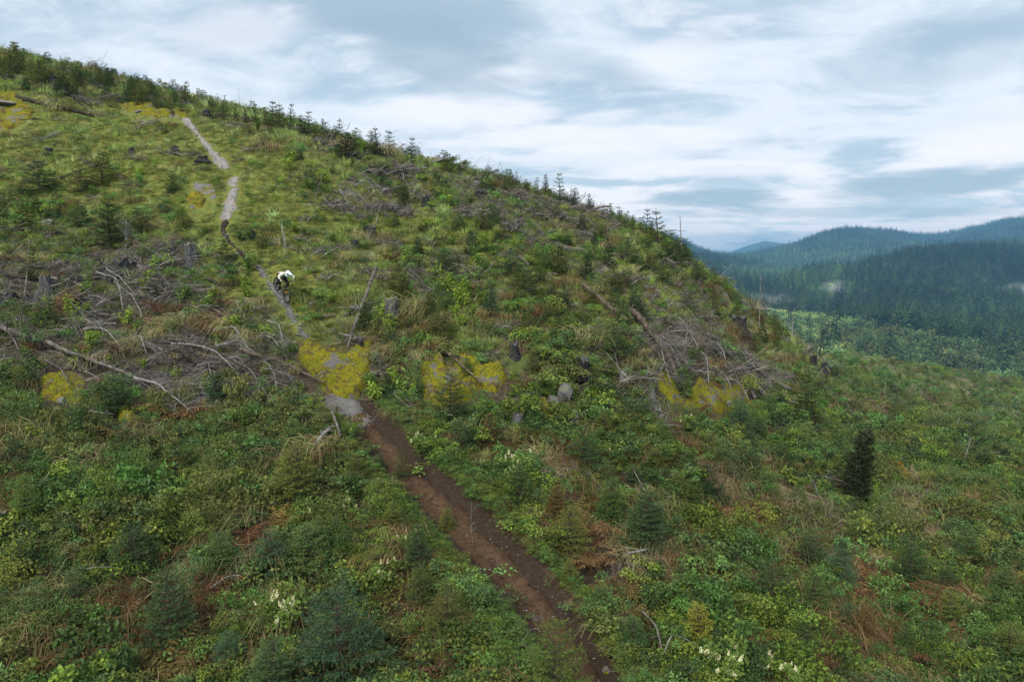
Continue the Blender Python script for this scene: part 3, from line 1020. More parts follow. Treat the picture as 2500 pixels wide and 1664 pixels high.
def stump_mesh(rng, r, h, mat, top, ragged=0.12, n=16):
    b = MB()
    lv = [(-0.3, 1.75), (-0.02, 1.4), (0.12, 1.12), (0.35, 1.0), (0.7, 0.95), (1.0, 0.93)]
    ang = np.arange(n) / n * 2 * math.pi
    ph = rng.uniform(0, 6.28, 3)
    flute = 1 + 0.10 * np.sin(3 * ang + ph[0]) + 0.07 * np.sin(5 * ang + ph[1])
    root = 1 + 0.28 * np.maximum(0, np.sin(4 * ang + ph[2]))
    tops = 1 + rng.normal(0, ragged, n)
    V = []
    for (z, k) in lv:
        rr = r * k * flute * (root if z < 0.2 else 1) * (1 + rng.normal(0, 0.03, n))
        zz = np.full(n, z * h) if z < 1 else h * tops
        V.append(np.stack([np.cos(ang) * rr, np.sin(ang) * rr, zz], 1))
    V.append(np.stack([np.cos(ang) * r * 0.45, np.sin(ang) * r * 0.45, np.full(n, h * 0.97) + rng.normal(0, 0.02, n) * h], 1))
    V.append(np.array([[0, 0, h * 0.94]]))
    V = np.concatenate(V)
    F = []; mi = []
    for i in range(len(lv)):
        for j in range(n):
            F.append((i * n + j, i * n + (j + 1) % n, (i + 1) * n + (j + 1) % n, (i + 1) * n + j)); mi.append(1 if i == len(lv) - 1 else 0)
    k = len(lv)
    for j in range(n):
        F.append((k * n + j, k * n + (j + 1) % n, (k + 1) * n)); mi.append(1)
    return mesh('stump', V, F, [mat, top], False, mi)


STUMPS = [(467, 645, 30, 46, 'grey', 'tall weathered grey stump at left above the cyclist\'s height, dark at its foot'),
          (958, 785, 34, 55, 'grey', 'big upright grey stump right of the leaning pole'),
          (113, 712, 28, 36, 'grey', 'grey stump among slash near the left edge'),
          (28, 735, 34, 26, 'dark', 'dark low stump at the left edge left of the grey stump'),
          (1420, 915, 36, 46, 'dark', 'dark stump with spreading roots above the pale boulders'),
          (1256, 868, 24, 34, 'dark', 'dark narrow stump above the mossy rock ledge'),
          (1262, 1048, 32, 40, 'grey', 'grey stump sunk in shrubs below the mossy ledge'),
          (1592, 975, 16, 50, 'grey', 'thin splintered stump left of the long mossy face'),
          (1814, 758, 16, 24, 'grey', 'pale splintered stump high on the right slope'),
          (1800, 806, 46, 40, 'dark', 'dark upturned root stump high on the right slope'),
          (1908, 1050, 16, 24, 'dark', 'short dark stump near the olive tree at right'),
          (120, 376, 18, 16, 'dark', 'small black stump in the left meadow'),
          (137, 212, 28, 26, 'dark', 'black stump under the skyline at far left'),
          (322, 376, 14, 14, 'dark', 'small dark stump in the meadow left of the upper path'),
          (427, 372, 18, 14, 'dark', 'small dark stump close beside the upper path'),
          (496, 392, 24, 13, 'dark', 'charred stump just left of the upper path'),
          (905, 575, 26, 26, 'dark', 'black broken stump in mid slope'),
          (300, 668, 54, 34, 'dark', 'dark hollow stump below the bleached bush at left'),
          (1170, 350 + 130, 22, 18, 'dark', 'dark stump below the skyline boulder'),
          (1040, 500, 20, 26, 'dark', 'dark stump right of the thin white trunk'),
          (1563, 556, 12, 16, 'dark', 'small dark stump near the tall skyline sapling'),
          (612, 580, 26, 18, 'dark', 'dark rotten stump in the hollow right of the slab'),
          (868, 600, 20, 16, 'dark', 'low dark stump left of the black broken stump'),
          (2205, 1000, 10, 10, 'dark', 'tiny dark stump on the lower right hill'),
          (2010, 905, 16, 26, 'dark', 'dark splintered stump at the lower end of the crest'),
          (1985, 892, 20, 28, 'dark', 'twisted dark stump on the crest above the mossy rib'),
          (1875, 762, 14, 16, 'dark', 'dark stump on the crest at the upper end of the log'),
          (505, 282, 18, 14, 'dark', 'dark stump standing at the skyline beside the upper path'),
          (880, 860, 16, 40, 'dark', 'dark rotten root in the gully below the big grey stump'),
          (10, 1290, 26, 40, 'grey', 'orange-brown broken stump at the left edge'),
          (2, 820, 26, 20, 'dark', 'dark stump half out of frame at the left edge of the slash')]
rs = np.random.default_rng(21)
for (px, py, w, h, kd, lb) in STUMPS:
    p = hit(px, py)
    s = p[1] / FPX
    o = empty('tree_stump', p, (rs.uniform(-.1, .1), rs.uniform(-.1, .1), rs.uniform(0, 6)))
    obj('trunk', stump_mesh(rs, w * s * 0.46, h * s * (1.05 if kd == 'grey' else 0.85), M['stump_' + kd], M['cut_wood'] if kd == 'grey' else M['stump_grey'], 0.06 if kd == 'grey' else 0.16), o)
    for k in range(3):
        a = rs.uniform(0, 6.28)
        L = w * s * rs.uniform(0.7, 1.3)
        pt = [(math.cos(a) * t * L, math.sin(a) * t * L, h * s * 0.10 * (1 - t) - 0.05 - 0.1 * t) for t in np.linspace(0.25, 1.2, 5)]
        b = MB(); b.tube(pt, np.linspace(w * s * 0.12, w * s * 0.03, 5), 5)
        obj('root', b.mesh('root', [M['stump_' + kd]], True), o)
    reg(o, 'stump', '', 'stump', 'tree stumps on the logged slope', p, lb)


LOGLINES = []


def log(pts, wpx, mat, label, lift=0.6, taper=0.55, nbranch=0, blen=0.8, seed=0, name='fallen_log', bmat=None, droop=0.3, spread=1.0, offs=None):
    """a trunk lying on the hillside through the given pixels"""
    rng = np.random.default_rng(seed + 100)
    P = np.array([hit(*q) for q in pts])
    s = P[:, 1].mean() / FPX
    r0 = wpx * s * 0.5
    P = np.column_stack([P, np.zeros(len(P))])
    P = densify(P, max(0.12, r0))[:, :3] if len(P) > 2 else np.array([P[0, :3] + (P[1, :3] - P[0, :3]) * t for t in np.linspace(0, 1, 14)])
    # a stiff trunk bridges the hollows
    line = P[0] + (P[-1] - P[0]) * np.linspace(0, 1, len(P))[:, None]
    P[:, 2] = np.maximum(H(P[:, 0], P[:, 1]) + r0 * lift, 0.6 * P[:, 2] + 0.4 * line[:, 2] + r0 * lift)
    P[:, 2] += (0.36 if 1400 < pts[0][0] < 1860 else 0.16) if pts[0][1] > 640 else 0.06
    if offs is not None:
        P[:, 2] += np.interp(np.linspace(0, 1, len(P)), np.linspace(0, 1, len(offs)), offs)
    P += rng.normal(0, r0 * 0.10, P.shape)
    org = P[0].copy()
    LOGLINES.append(P.copy())
    o = empty(name, org)
    b = MB()
    b.tube(P - org, np.linspace(r0, r0 * taper, len(P)), 8, 0, True, 1, 0.08, rng)
    obj('trunk', b.mesh('trunk', [M[mat], M['cut_wood']], True), o)
    L = np.linalg.norm(P[-1] - P[0])
    for k in range(nbranch):
        t = rng.uniform(0.12, 0.97)
        i = int(t * (len(P) - 1))
        base = P[i] - org
        d = norm((P[min(i + 1, len(P) - 1)] - P[max(i - 1, 0)])[None])[0]
        side = rng.normal(0, 1, 3); side -= d * (side @ d); side = norm(side[None])[0]
        side[2] = abs(side[2]) * 0.9 + 0.15
        ln = blen * rng.uniform(0.45, 1.15)
        b = MB()
        q = np.linspace(0, 1, 7)
        dirv = norm((side * spread + d * rng.uniform(0.3, 1.1))[None])[0]
        curve = norm(np.cross(dirv, rng.normal(0, 1, 3))[None])[0]
        bp = base + np.outer(q * ln, dirv) + np.outer(q ** 2 * ln * rng.uniform(-.35, .35), curve) - np.outer(q ** 2 * ln * droop, [0, 0, 1])
        br = max(0.010, r0 * 0.22) * rng.uniform(0.6, 1.1)
        b.tube(bp, np.linspace(br, br * 0.25, 7), 4, 0, False)
        for j in range(int(rng.integers(6, 12))):
            i2 = int(rng.integers(1, 6))
            d2 = norm((dirv + rng.normal(0, 0.65, 3))[None])[0]
            l2 = ln * rng.uniform(0.2, 0.5)
            q2 = np.linspace(0, 1, 4)
            b.tube(bp[i2] + np.outer(q2 * l2, d2) - np.outer(q2 ** 2 * l2 * droop, [0, 0, 1]), np.linspace(br * 0.48, br * 0.25, 4), 3, 0, False)
        obj('branch', b.mesh('branch', [M[bmat or mat]], True), o)
    reg(o, 'log', '', 'log', 'fallen logs and dead branches', P[len(P) // 2], label)
    return o


log([(42, 243), (228, 288)], 10, 'log_dark', 'straight dark log lying across the far left meadow', seed=1)
log([(118, 192), (172, 235), (228, 284)], 6, 'log_dark', 'thin dark log slanting down to the straight dark log, upper one', seed=2)
log([(160, 208), (226, 272)], 6, 'log_dark', 'thin dark log close above the slanting one at far left', seed=3)
log([(338, 240), (402, 280)], 7, 'log_dark', 'dark log crossing the long golden moss slab', seed=4, nbranch=4, blen=0.9)
log([(0, 302), (95, 292)], 4, 'log_dark', 'thin dark branch on the golden moss at the far left edge', seed=5, nbranch=4, blen=0.7)
log([(145, 438), (290, 392)], 6, 'log_dark', 'dark log lying across the left meadow below the small black stump', seed=6, nbranch=2, blen=0.7)
log([(918, 706), (848, 872)], 10, 'log_grey', 'long straight grey pole leaning down to the mossy rock face', 1.0, 0.42, seed=7, offs=[0.9, 0.2])
log([(586, 882), (690, 915), (792, 956)], 11, 'log_brown', 'brown trunk whose tip points to the gravel landing', 1.5, 0.5, 9, 1.3, seed=8, offs=[0.25, 0.25, 0.1])
log([(-20, 818), (130, 868), (330, 945)], 14, 'log_grey', 'long grey fallen trunk at left running down through the slash', 1.4, 0.45, 16, 1.5, seed=9, offs=[.2, .2, .15])
log([(432, 868), (500, 905), (572, 938)], 24, 'log_dark', 'thickest dark mossy log in the middle of the slash', 0.8, 0.75, 5, 0.9, seed=10, bmat='log_grey')
log([(478, 876), (640, 935)], 9, 'log_brown', 'long thin brown log just above the thickest dark one', 1.6, 0.6, 7, 1.1, seed=11)
log([(318, 945), (400, 985), (474, 1036)], 7, 'bleached', 'bleached white dead treetop with curled branches below the slash', 2.5, 0.3, 22, 1.0, seed=12, offs=[.2, .35, .15])
log([(420, 865), (490, 885), (560, 925), (610, 975)], 5, 'bleached', 'pale grey dead bough arching over the thickest dark log', 3, 0.3, 20, 1.0, seed=13, offs=[.2, .5, .4, .1])
log([(560, 905), (600, 945), (650, 1000), (690, 1030)], 6, 'log_grey', 'grey dead bough with twigs left of the gravel landing', 3, 0.3, 18, 1.2, seed=14, offs=[.3, .6, .3, .0])
log([(640, 935), (690, 950), (740, 1000)], 5, 'log_grey', 'small grey dead branch hanging under the brown trunk', 3, 0.3, 14, 0.9, seed=15, offs=[.4, .5, .1])
log([(370, 850), (430, 905), (430, 960)], 4, 'log_brown', 'thin bent brown branch standing in the slash at left', 3, 0.4, 8, 0.8, seed=16)
log([(280, 700), (330, 745), (350, 800)], 5, 'bleached', 'pale feathery dead branch right of the grey stump at left', 2.5, 0.3, 16, 0.8, seed=17)
log([(10, 680), (105, 690)], 10, 'log_dark', 'dark log lying behind the grey stump at the left edge', seed=18, nbranch=4, blen=0.9)
log([(60, 745), (70, 690), (75, 640)], 4, 'log_grey', 'upright thin grey branch before the stump at the left edge', 3, 0.5, 4, 0.6, seed=19, offs=[0, .5, 1.0])
log([(500, 690), (545, 708)], 9, 'log_dark', 'short dark log in grass left of the cyclist', seed=20)
log([(430, 755), (500, 775), (570, 770)], 4, 'log_brown', 'thin brown branch across the slash left of the lower path', 2, 0.5, 6, 0.8, seed=21)
log([(355, 850), (400, 870)], 12, 'log_grey', 'short split pale log end showing in the upper slash', 1, 0.8, seed=22)
log([(1545, 784), (1612, 865), (1657, 949), (1682, 998)], 17, 'log_brown', 'long trunk sliding down over the long yellow mossy face, lower end bare', 1.2, 0.6, 14, 1.5, seed=23, bmat='log_grey')
log([(1706, 846), (1781, 890), (1851, 927), (1931, 974)], 14, 'log_grey', 'long bent grey trunk on the right slope, lower of the pair', 1.4, 0.6, 9, 1.4, seed=24)
log([(1728, 838), (1795, 884), (1852, 918)], 12, 'log_grey', 'long bent grey trunk on the right slope, upper of the pair', 1.5, 0.5, 8, 1.2, seed=25)
log([(1720, 860), (1761, 913), (1790, 960)], 12, 'log_dark', 'dark log between the two grey trunk groups on the right slope', 1, 0.6, 4, 0.9, seed=26)
log([(1820, 932), (1828, 965), (1844, 992)], 9, 'log_grey', 'short curved grey log, left fork beside the yellow mossy rock', 1.5, 0.8, seed=27)
log([(1823, 930), (1881, 1002)], 9, 'log_grey', 'straight grey log, right fork beside the yellow mossy rock', 1.5, 0.7, 3, 0.7, seed=28)
log([(1424, 716), (1470, 755), (1530, 803)], 12, 'log_brown', 'brown-grey log above the sliding trunk on the right slope', 1.2, 0.6, 7, 0.8, seed=29)
log([(1640, 790), (1690, 850), (1720, 905)], 5, 'log_grey', 'thin grey bough right of the sliding trunk', 2.5, 0.4, 16, 1.3, seed=30)
log([(1560, 840), (1600, 880), (1640, 930)], 5, 'log_grey', 'thin grey bough left of the sliding trunk', 2.5, 0.4, 20, 1.3, seed=31)
log([(1690, 800), (1712, 830), (1730, 860)], 5, 'log_grey', 'tangled dead crown at the upper end of the bent trunks', 3, 0.4, 24, 1.3, seed=32)
log([(1873, 758), (1910, 785), (1940, 810)], 8, 'log_dark', 'dark log lying along the crest below its dark stump', 1, 0.7, 3, 0.6, seed=33)
log([(1972, 838), (2004, 872)], 10, 'log_dark', 'dark thick log near the lower end of the crest', 1.2, 0.7, 2, 0.6, seed=34)
log([(2000, 870), (2034, 915)], 6, 'log_dark', 'thin dark log along the mossy rib at the crest end', 1.2, 0.7, 5, 0.8, seed=35)
log([(1070, 875), (1120, 915), (1178, 960)], 8, 'log_brown', 'thin log lying down across the broken mossy ledge', 2.5, 0.6, 5, 0.5, seed=36, offs=[.2, .25, .1])
log([(768, 1118), (785, 1090), (806, 1064)], 15, 'bleached', 'bleached split root wood left of the dirt trail below the landing', 1.5, 0.5, 4, 0.5, seed=37)
log([(812, 1040), (832, 1095)], 8, 'log_grey', 'short grey pole propped beside the bleached root wood', 2, 0.7, seed=38, offs=[.3, .2])
log([(715, 1018), (752, 1032)], 9, 'log_brown', 'cut tan log end below the grey bough near the landing', 1.5, 0.9, seed=39)
log([(1567, 1542), (1603, 1585), (1614, 1632)], 7, 'log_grey', 'bent grey stick near the bottom, right of the trail', 2.0, 0.6, 2, 0.3, seed=40, offs=[.12, .1, .05])
log([(1618, 1638), (1650, 1600), (1705, 1622)], 4, 'bleached', 'thin pale stick arching beside the bent grey one', 3, 0.6, seed=41, offs=[0, .12, .05])
log([(1532, 1408), (1578, 1397)], 6, 'bleached', 'short pale stick in brush right of the trail', 2.5, 0.7, seed=42, offs=[.25, .25])
log([(515, 1475), (560, 1452), (630, 1448)], 4, 'bleached', 'thin pale forked stick near the bottom left sapling', 3, 0.5, 3, 0.4, seed=43, offs=[.2, .3, .3])
log([(190, 1442), (280, 1430)], 4, 'bleached', 'thin tan stick among shrubs at bottom left', 3, 0.5, 2, 0.4, seed=44, offs=[.3, .3])
log([(190, 1050), (215, 1042), (280, 1040)], 4, 'bleached', 'pale arching stick below the mossy rocks at left', 3, 0.4, 4, 0.5, seed=45, offs=[.2, .35, .2])
log([(1450, 506), (1461, 487), (1490, 486)], 8, 'bleached', 'curved bleached trunk sticking up at the skyline', 1, 0.6, 2, 0.5, seed=46, offs=[.1, .55, .75])
log([(1328, 505), (1384, 543)], 7, 'log_dark', 'dark log high on the slope below the curved skyline trunk', 1, 0.7, 3, 0.5, seed=47)
log([(1266, 632), (1290, 654)], 10, 'log_grey', 'short pale grey log in the middle of the right slope', 1, 0.8, seed=48)
log([(1268, 580), (1350, 612)], 5, 'log_dark', 'thin dark log in grass above the short pale grey log', 1, 0.7, 3, 0.5, seed=49)
log([(1980, 1215), (2010, 1270), (2035, 1315)], 6, 'log_grey', 'dead branch left of the dark narrow conifer, upright in brush', 3, 0.4, 10, 0.8, seed=50, offs=[.5, .4, .1])
log([(2000, 1190), (2060, 1215), (2130, 1255)], 5, 'log_grey', 'grey dead bough at the foot of the dark narrow conifer', 3, 0.4, 10, 0.8, seed=51, offs=[.3, .4, .3])
log([(2190, 1285), (2230, 1280), (2270, 1300)], 4, 'log_grey', 'small grey branch right of the dark narrow conifer', 3, 0.4, 8, 0.7, seed=52, offs=[.3, .4, .2])
log([(1050, 645), (1095, 690), (1140, 730)], 4, 'log_dark', 'thin dark log on the slope above the big grey stump', 1.2, 0.5, 4, 0.6, seed=53)
log([(700, 610), (770, 645)], 4, 'log_brown', 'thin curved branch right of the bleached snag', 2, 0.5, 4, 0.5, seed=54)
log([(925, 690), (985, 690), (1060, 735)], 4, 'log_grey', 'grey arching brush at the top end of the leaning pole', 3, 0.4, 22, 1.3, seed=55, offs=[.4, .5, .1])
log([(720, 590), (760, 600)], 6, 'log_grey', 'grey dead twigs in the hollow below the slab', 2, 0.5, 12, 0.8, seed=56)
log([(1500, 880), (1510, 930)], 4, 'log_grey', 'thin curved twig right of the small rock bump', 2, 0.5, 2, 0.4, seed=57)
log([(1240, 1640), (1290, 1590), (1310, 1560)], 2, 'log_grey', 'thin pale twigs on the left trail edge near the bottom', 3, 0.4, 6, 0.35, seed=58, offs=[.1, .3, .4])
log([(1155, 1345), (1150, 1318), (1152, 1295)], 2, 'log_grey', 'upright dry twigs on the left edge of the trail', 3, 0.4, 6, 0.3, seed=59, offs=[.0, .4, .7])
log([(830, 480), (850, 505)], 4, 'bleached', 'spray of bare pale stems in the grass right of the slab', 2, 0.4, 14, 1.0, seed=60, droop=0.05, offs=[.3, .1])
log([(308, 610), (310, 560)], 4, 'bleached', 'bleached dead bush with curled arms left of the tall grey stump', 2, 0.4, 26, 1.3, seed=61, droop=0.1, offs=[0, .4])


rl = np.random.default_rng(64)
for k in range(52):
    zx = [(330, 880, 280, 55), (600, 930, 110, 50), (1640, 850, 90, 90), (200, 720, 200, 45), (1770, 900, 70, 50), (1330, 560, 150, 50), (900, 480, 130, 40)][[0, 0, 0, 1, 2, 2, 3, 4, 5, 6, 0, 1, 2][k % 13]]
    px, py = rl.normal(zx[0], zx[2] * .6), rl.normal(zx[1], zx[3] * .6)
    L_ = rl.uniform(45, 120) * (1 if py > 650 else .6)
    a_ = rl.normal(0.55, 0.35) if px < 1200 else rl.normal(0.9, 0.25)
    pale = rl.random() < .5
    log([(px - L_ * .5 * math.cos(a_), py - L_ * .5 * math.sin(a_)), (px + rl.normal(0, 8), py - rl.uniform(0, 14)), (px + L_ * .5 * math.cos(a_), py + L_ * .5 * math.sin(a_))], rl.uniform(2.5, 5), 'bleached' if pale else 'log_grey',
        None, 3, 0.4, int(rl.integers(10, 18)), rl.uniform(.6, 1.2), 200 + k, name='dead_branch', offs=[.15, rl.uniform(.25, .55), .1])
    THINGS[-1].update(noun='dead bough', adj='pale' if pale else 'grey')


def pole(px, y0, y1, w, mat, label, px_top=None, nb=3, seed=0):
    rng = np.random.default_rng(seed + 900)
    p = hit(px, y1)
    s = p[1] / FPX
    h = (y1 - y0) * s
    dx = ((px_top or px) - px) * s
    o = empty('snag', p)
    b = MB()
    q = np.linspace(0, 1, 9)
    pts = np.stack([dx * q + rng.normal(0, 0.012, 9) * h * 0.3, rng.normal(0, 0.01, 9), -0.2 + (h + 0.2) * q], 1)
    b.tube(pts, np.linspace(w * s * 0.38, w * s * 0.16, 9), 6, 0, True, None, 0.05, rng)
    obj('trunk', b.mesh('trunk', [M[mat]], True), o)
    for k in range(nb):
        i = int(rng.integers(4, 9)); a = rng.uniform(0, 6.28); l = h * rng.uniform(.06, .18)
        b = MB(); b.tube([pts[i], pts[i] + np.array([math.cos(a) * l, math.sin(a) * l, l * rng.uniform(-.3, .9)])], [w * s * 0.16, w * s * 0.06], 4)
        obj('branch', b.mesh('branch', [M[mat]]), o)
    reg(o, 'snag', '', 'dead tree', 'bare dead poles', p, label)


pole(1664, 528, 622, 5, 'bleached', 'tallest thin white dead pole rising above the crest', 1658, 4, 1)
pole(1853, 668, 800, 3, 'bleached', 'thin white dead pole low on the crest against the forest', 1854, 4, 2)
pole(1934, 736, 815, 4, 'bleached', 'thin pale dead tree with fine twigs beyond the crest', 1935, 10, 3)
pole(2000, 806, 872, 5, 'stump_dark', 'dark dead pole at the lower end of the crest', 2005, 3, 4)
pole(2347, 1066, 1140, 4, 'bleached', 'thin pale dead stem leaning right on the lower right slope', 2366, 2, 5)
pole(983, 425, 464, 6, 'bleached', 'short white bare trunk in mid upper slope', 986, 6, 6)
pole(700, 552, 606, 8, 'bleached', 'bleached broken snag in the hollow right of the slab', 690, 3, 7)
pole(1835, 700, 745, 3, 'bleached', 'smallest pale dead pole on the crest', 1835, 2, 8)

# ------------------------------------------------------------------ plant prototypes


def conifer(rng, H_=2.0, spread=0.36, whorls=9, arms=(5, 7), twigs=9, bush=0.55, needle=0.11, nw=0.028, lift=0.35, lead=0.16):
    """a young conifer: whorls of arms with needled twigs, open at the top, closed below"""
    c = MB(); t = MB()
    q = np.linspace(0, 1, 7)
    tr = np.stack([0.02 * H_ * np.sin(q * 4 + rng.uniform(0, 6)), 0.02 * H_ * np.cos(q * 3), q * H_ * 1.0 - 0.05], 1)
    t.tube(tr, np.linspace(0.020 * H_, 0.003 * H_, 7), 5, 0, False)
    zs = 1 - lead - (1 - lead) * (np.arange(whorls) / (whorls - 1)) ** 0.9 * 0.97
    C, D, N_, L, W = [], [], [], [], []

    def needles(p0, p1, n, ln, wd):
        ax = norm((p1 - p0)[None])[0]
        for k in range(n):
            f = rng.uniform(0.0, 1.0)
            o = rng.normal(0, 1, 3); o -= ax * (o @ ax); o = o / max(np.linalg.norm(o), 1e-6)
            C.append(p0 + (p1 - p0) * f); D.append(ax * rng.uniform(0.5, 1.0) + o * rng.uniform(0.35, 0.9))
            N_.append(np.cross(ax, o) * 0.3 + np.array([0, 0, 1.0])); L.append(ln * rng.uniform(0.7, 1.3)); W.append(wd * rng.uniform(0.7, 1.3))

    needles(np.array([0, 0, H_ * (1 - lead)]), np.array([0, 0, H_ * 1.0]), 10, needle * 0.5, nw * 0.8)
    for iw, z in enumerate(zs):
        frac = 1 - z
        R = H_ * spread * (0.12 + 0.95 * frac ** (0.40 if H_ > 3 else 0.75)) * (1.0 if frac < 0.85 else 0.85)
        na = int(rng.integers(arms[0], arms[1] + 1)) + (2 if frac > bush else 0)
        a0_ = rng.uniform(0, 6.28)
        for k in range(na):
            a = a0_ + k / na * 6.283 + rng.normal(0, 0.18)
            ln = R * rng.uniform(0.7, 1.15)
            up = lift * (1.0 - 0.9 * frac) + rng.normal(0, 0.10)
            base = np.array([0, 0, z * H_ + rng.normal(0, 0.012 * H_)])
            d = np.array([math.cos(a), math.sin(a), up]); d /= np.linalg.norm(d)
            tip = base + d * ln + np.array([0, 0, 0.06 * ln])
            mid = base + d * ln * 0.5 - np.array([0, 0, 0.05 * ln])
            pts = [base, mid, tip]
            t.tube(pts, [0.006 * H_, 0.004 * H_, 0.0015 * H_], 3, 0, False)
            nt = max(2, int(twigs * ln / (H_ * spread)))
            needles(mid, tip, max(4, nt), needle, nw)
            needles(base, mid, max(3, nt // 2), needle, nw)
            sd_ = np.array([-math.sin(a), math.cos(a), 0])
            for j in range(nt):
                f = 0.25 + 0.7 * (j + rng.random()) / nt
                pb = base + (tip - base) * f - np.array([0, 0, 0.05 * ln * 4 * f * (1 - f)])
                sgn = 1 if j % 2 else -1
                dd = d * 0.75 + sd_ * sgn * rng.uniform(0.5, 0.95) + np.array([0, 0, rng.normal(0.02, 0.18)])
                dd /= np.linalg.norm(dd)
                l2 = ln * 0.42 * (1.1 - f) * rng.uniform(0.7, 1.3) + 0.02 * H_
                needles(pb, pb + dd * l2, 5, needle * 0.9, nw)
    c.kites(C, D, N_, L, W, 0, 0.05)
    return c.mesh('crown', [M['needle_o']]), t.mesh('trunk', [M['bark']])


rp = np.random.default_rng(3)
CON_NEAR = [conifer(rp, 2.0, 0.40, 12, (6, 8), 17, 0.4, 0.075, 0.019, 0.45, 0.14), conifer(rp, 2.0, 0.34, 12, (6, 8), 16, 0.35, 0.075, 0.019, 0.5, 0.13),
            conifer(rp, 2.0, 0.47, 11, (6, 8), 17, 0.4, 0.08, 0.020, 0.4, 0.12)]
CON_MID = [conifer(rp, 2.0, 0.33, 10, (5, 6), 11, 0.5, 0.10, 0.036, 0.45, 0.13), conifer(rp, 2.0, 0.40, 9, (5, 7), 11, 0.5, 0.10, 0.036, 0.4, 0.12),
           conifer(rp, 2.0, 0.29, 10, (5, 6), 11, 0.45, 0.10, 0.036, 0.5, 0.14), conifer(rp, 2.0, 0.46, 9, (6, 7), 11, 0.4, 0.10, 0.036, 0.35, 0.10)]
CON_SKY = [conifer(rp, 2.0, 0.27, 8, (4, 5), 6, 0.6, 0.10, 0.035, 0.5, 0.15), conifer(rp, 2.0, 0.22, 8, (4, 5), 5, 0.6, 0.10, 0.034, 0.6, 0.18),
           conifer(rp, 2.0, 0.31, 7, (4, 6), 6, 0.55, 0.11, 0.036, 0.45, 0.16), conifer(rp, 2.0, 0.36, 11, (4, 7), 7, 0.4, 0.10, 0.036, 0.3, 0.2), conifer(rp, 2.0, 0.25, 13, (3, 5), 6, 0.4, 0.09, 0.034, 0.7, 0.1), conifer(rp, 2.0, 0.42, 8, (3, 6), 9, 0.4, 0.10, 0.036, 0.35, 0.22)]
COLUMN = conifer(rp, 3.6, 0.172, 22, (6, 8), 9, 0.2, 0.17, 0.045, 0.22, 0.06)
SAP_P = []


def sapling(px, py, hpx, tint, kind='mid', label=None, wide=1.0, lean=None, adj=None, rng=rp):
    p = hit(px, py)
    s = p[1] / FPX
    if kind == 'column':
        cm, tm = COLUMN; H0 = 3.6
    else:
        lst = {'near': CON_NEAR, 'mid': CON_MID, 'sky': CON_SKY}[kind]
        cm, tm = lst[int(rng.integers(0, len(lst)))]; H0 = 2.0
    k = hpx * s / H0
    if kind != 'column': hpx = hpx * 1.12; tint = np.array(tint) * (1.25 if kind == 'near' else 1.1)
    k = hpx * s / H0
    o = empty('conifer_sapling', p - np.array([0, 0, 0.04]), (rng.normal(0, .04), lean if lean is not None else rng.normal(0, .05), rng.uniform(0, 6.28) if lean is None else 0))
    o.scale = (k * wide, k * wide, k)
    c = obj('crown', cm, o); c.color = (*tint, 1)
    obj('trunk', tm, o)
    SAP_P.append((px, py, hpx))
    reg(o, 'conifer sapling', adj or '', 'tree', 'young conifers replanted on the slope', p, label, min(0.9, 0.34 * hpx * s))
    return o


DK, MD, OL, YG_, BG, BR, BT = (0.046, 0.085, 0.036), (0.075, 0.125, 0.040), (0.115, 0.135, 0.034), (0.20, 0.19, 0.034), (0.055, 0.11, 0.065), (0.13, 0.085, 0.030), (0.10, 0.17, 0.042)
sapling(835, 1700, 270, (0.034, 0.078, 0.044), 'near', 'largest dark blue-green sapling, at the bottom left of the trail', 1.15)
sapling(424, 1592, 205, DK, 'near', 'dense dark green sapling at bottom left beside the brown ferns', 1.15)
sapling(1352, 1720, 210, (0.085, 0.12, 0.03), 'near', 'yellow-green sapling overlapping the trail at the bottom edge', 1.0)
sapling(722, 1245, 165, OL, 'near', 'olive wide sapling left of the trail bend', 1.25)
sapling(1570, 1350, 165, DK, 'near', 'dense dark sapling right of the trail among brown brush', 1.25)
sapling(1487, 1280, 120, (0.06, 0.12, 0.03), 'near', 'bright green small sapling left of the dense dark one', 1.0)
sapling(1703, 1588, 125, YG_, 'near', 'golden yellow-green sapling near the bottom, right of the trail', 1.0)
sapling(1880, 1500, 140, DK, 'near', 'dark sapling upper left of the green pair at lower right', 1.1)
sapling(1992, 1512, 130, MD, 'near', 'mid green sapling just right of the dark one at lower right', 1.0)
sapling(1960, 1610, 110, MD, 'near', 'mid green sapling below the pair at lower right', 1.0)
sapling(2082, 1240, 204, (0.042, 0.052, 0.026), 'column', 'very dark narrow conifer standing alone at right', 1.0, 0.13)
sapling(2152, 1310, 72, DK, 'mid', 'small dark sapling right of the dark narrow conifer\'s foot', 1.3)
sapling(2068, 1300, 70, DK, 'mid', 'small dark sapling straight below the dark narrow conifer', 1.1)
sapling(2218, 1436, 135, (0.04, 0.085, 0.026), 'near', 'green sapling with long side arms below the yellow shrub', 1.0)
sapling(2440, 1480, 110, MD, 'near', 'sapling near the right edge, lower half', 1.1)
sapling(1095, 1025, 115, (0.06, 0.09, 0.024), 'near', 'olive sapling in front of the broken mossy ledge', 1.2)
sapling(1424, 1152, 110, (0.045, 0.095, 0.03), 'near', 'mid green sapling below the pale boulders', 1.1)
sapling(1475, 1085, 80, OL, 'mid', 'olive sapling above right of the mid green one below the boulders', 1.2)
sapling(1805, 1072, 95, BG, 'near', 'blue-green sapling at the right end of the long mossy face', 1.2)
sapling(1850, 1085, 70, (0.055, 0.105, 0.035), 'mid', 'lighter sapling touching the blue-green one by the mossy face', 1.4)
sapling(1968, 1052, 105, (0.062, 0.072, 0.020), 'near', 'large olive-brown conifer right of the forked logs', 1.35)
sapling(1352, 1275, 95, BR, 'near', 'brown dying sapling right of the trail', 1.05)
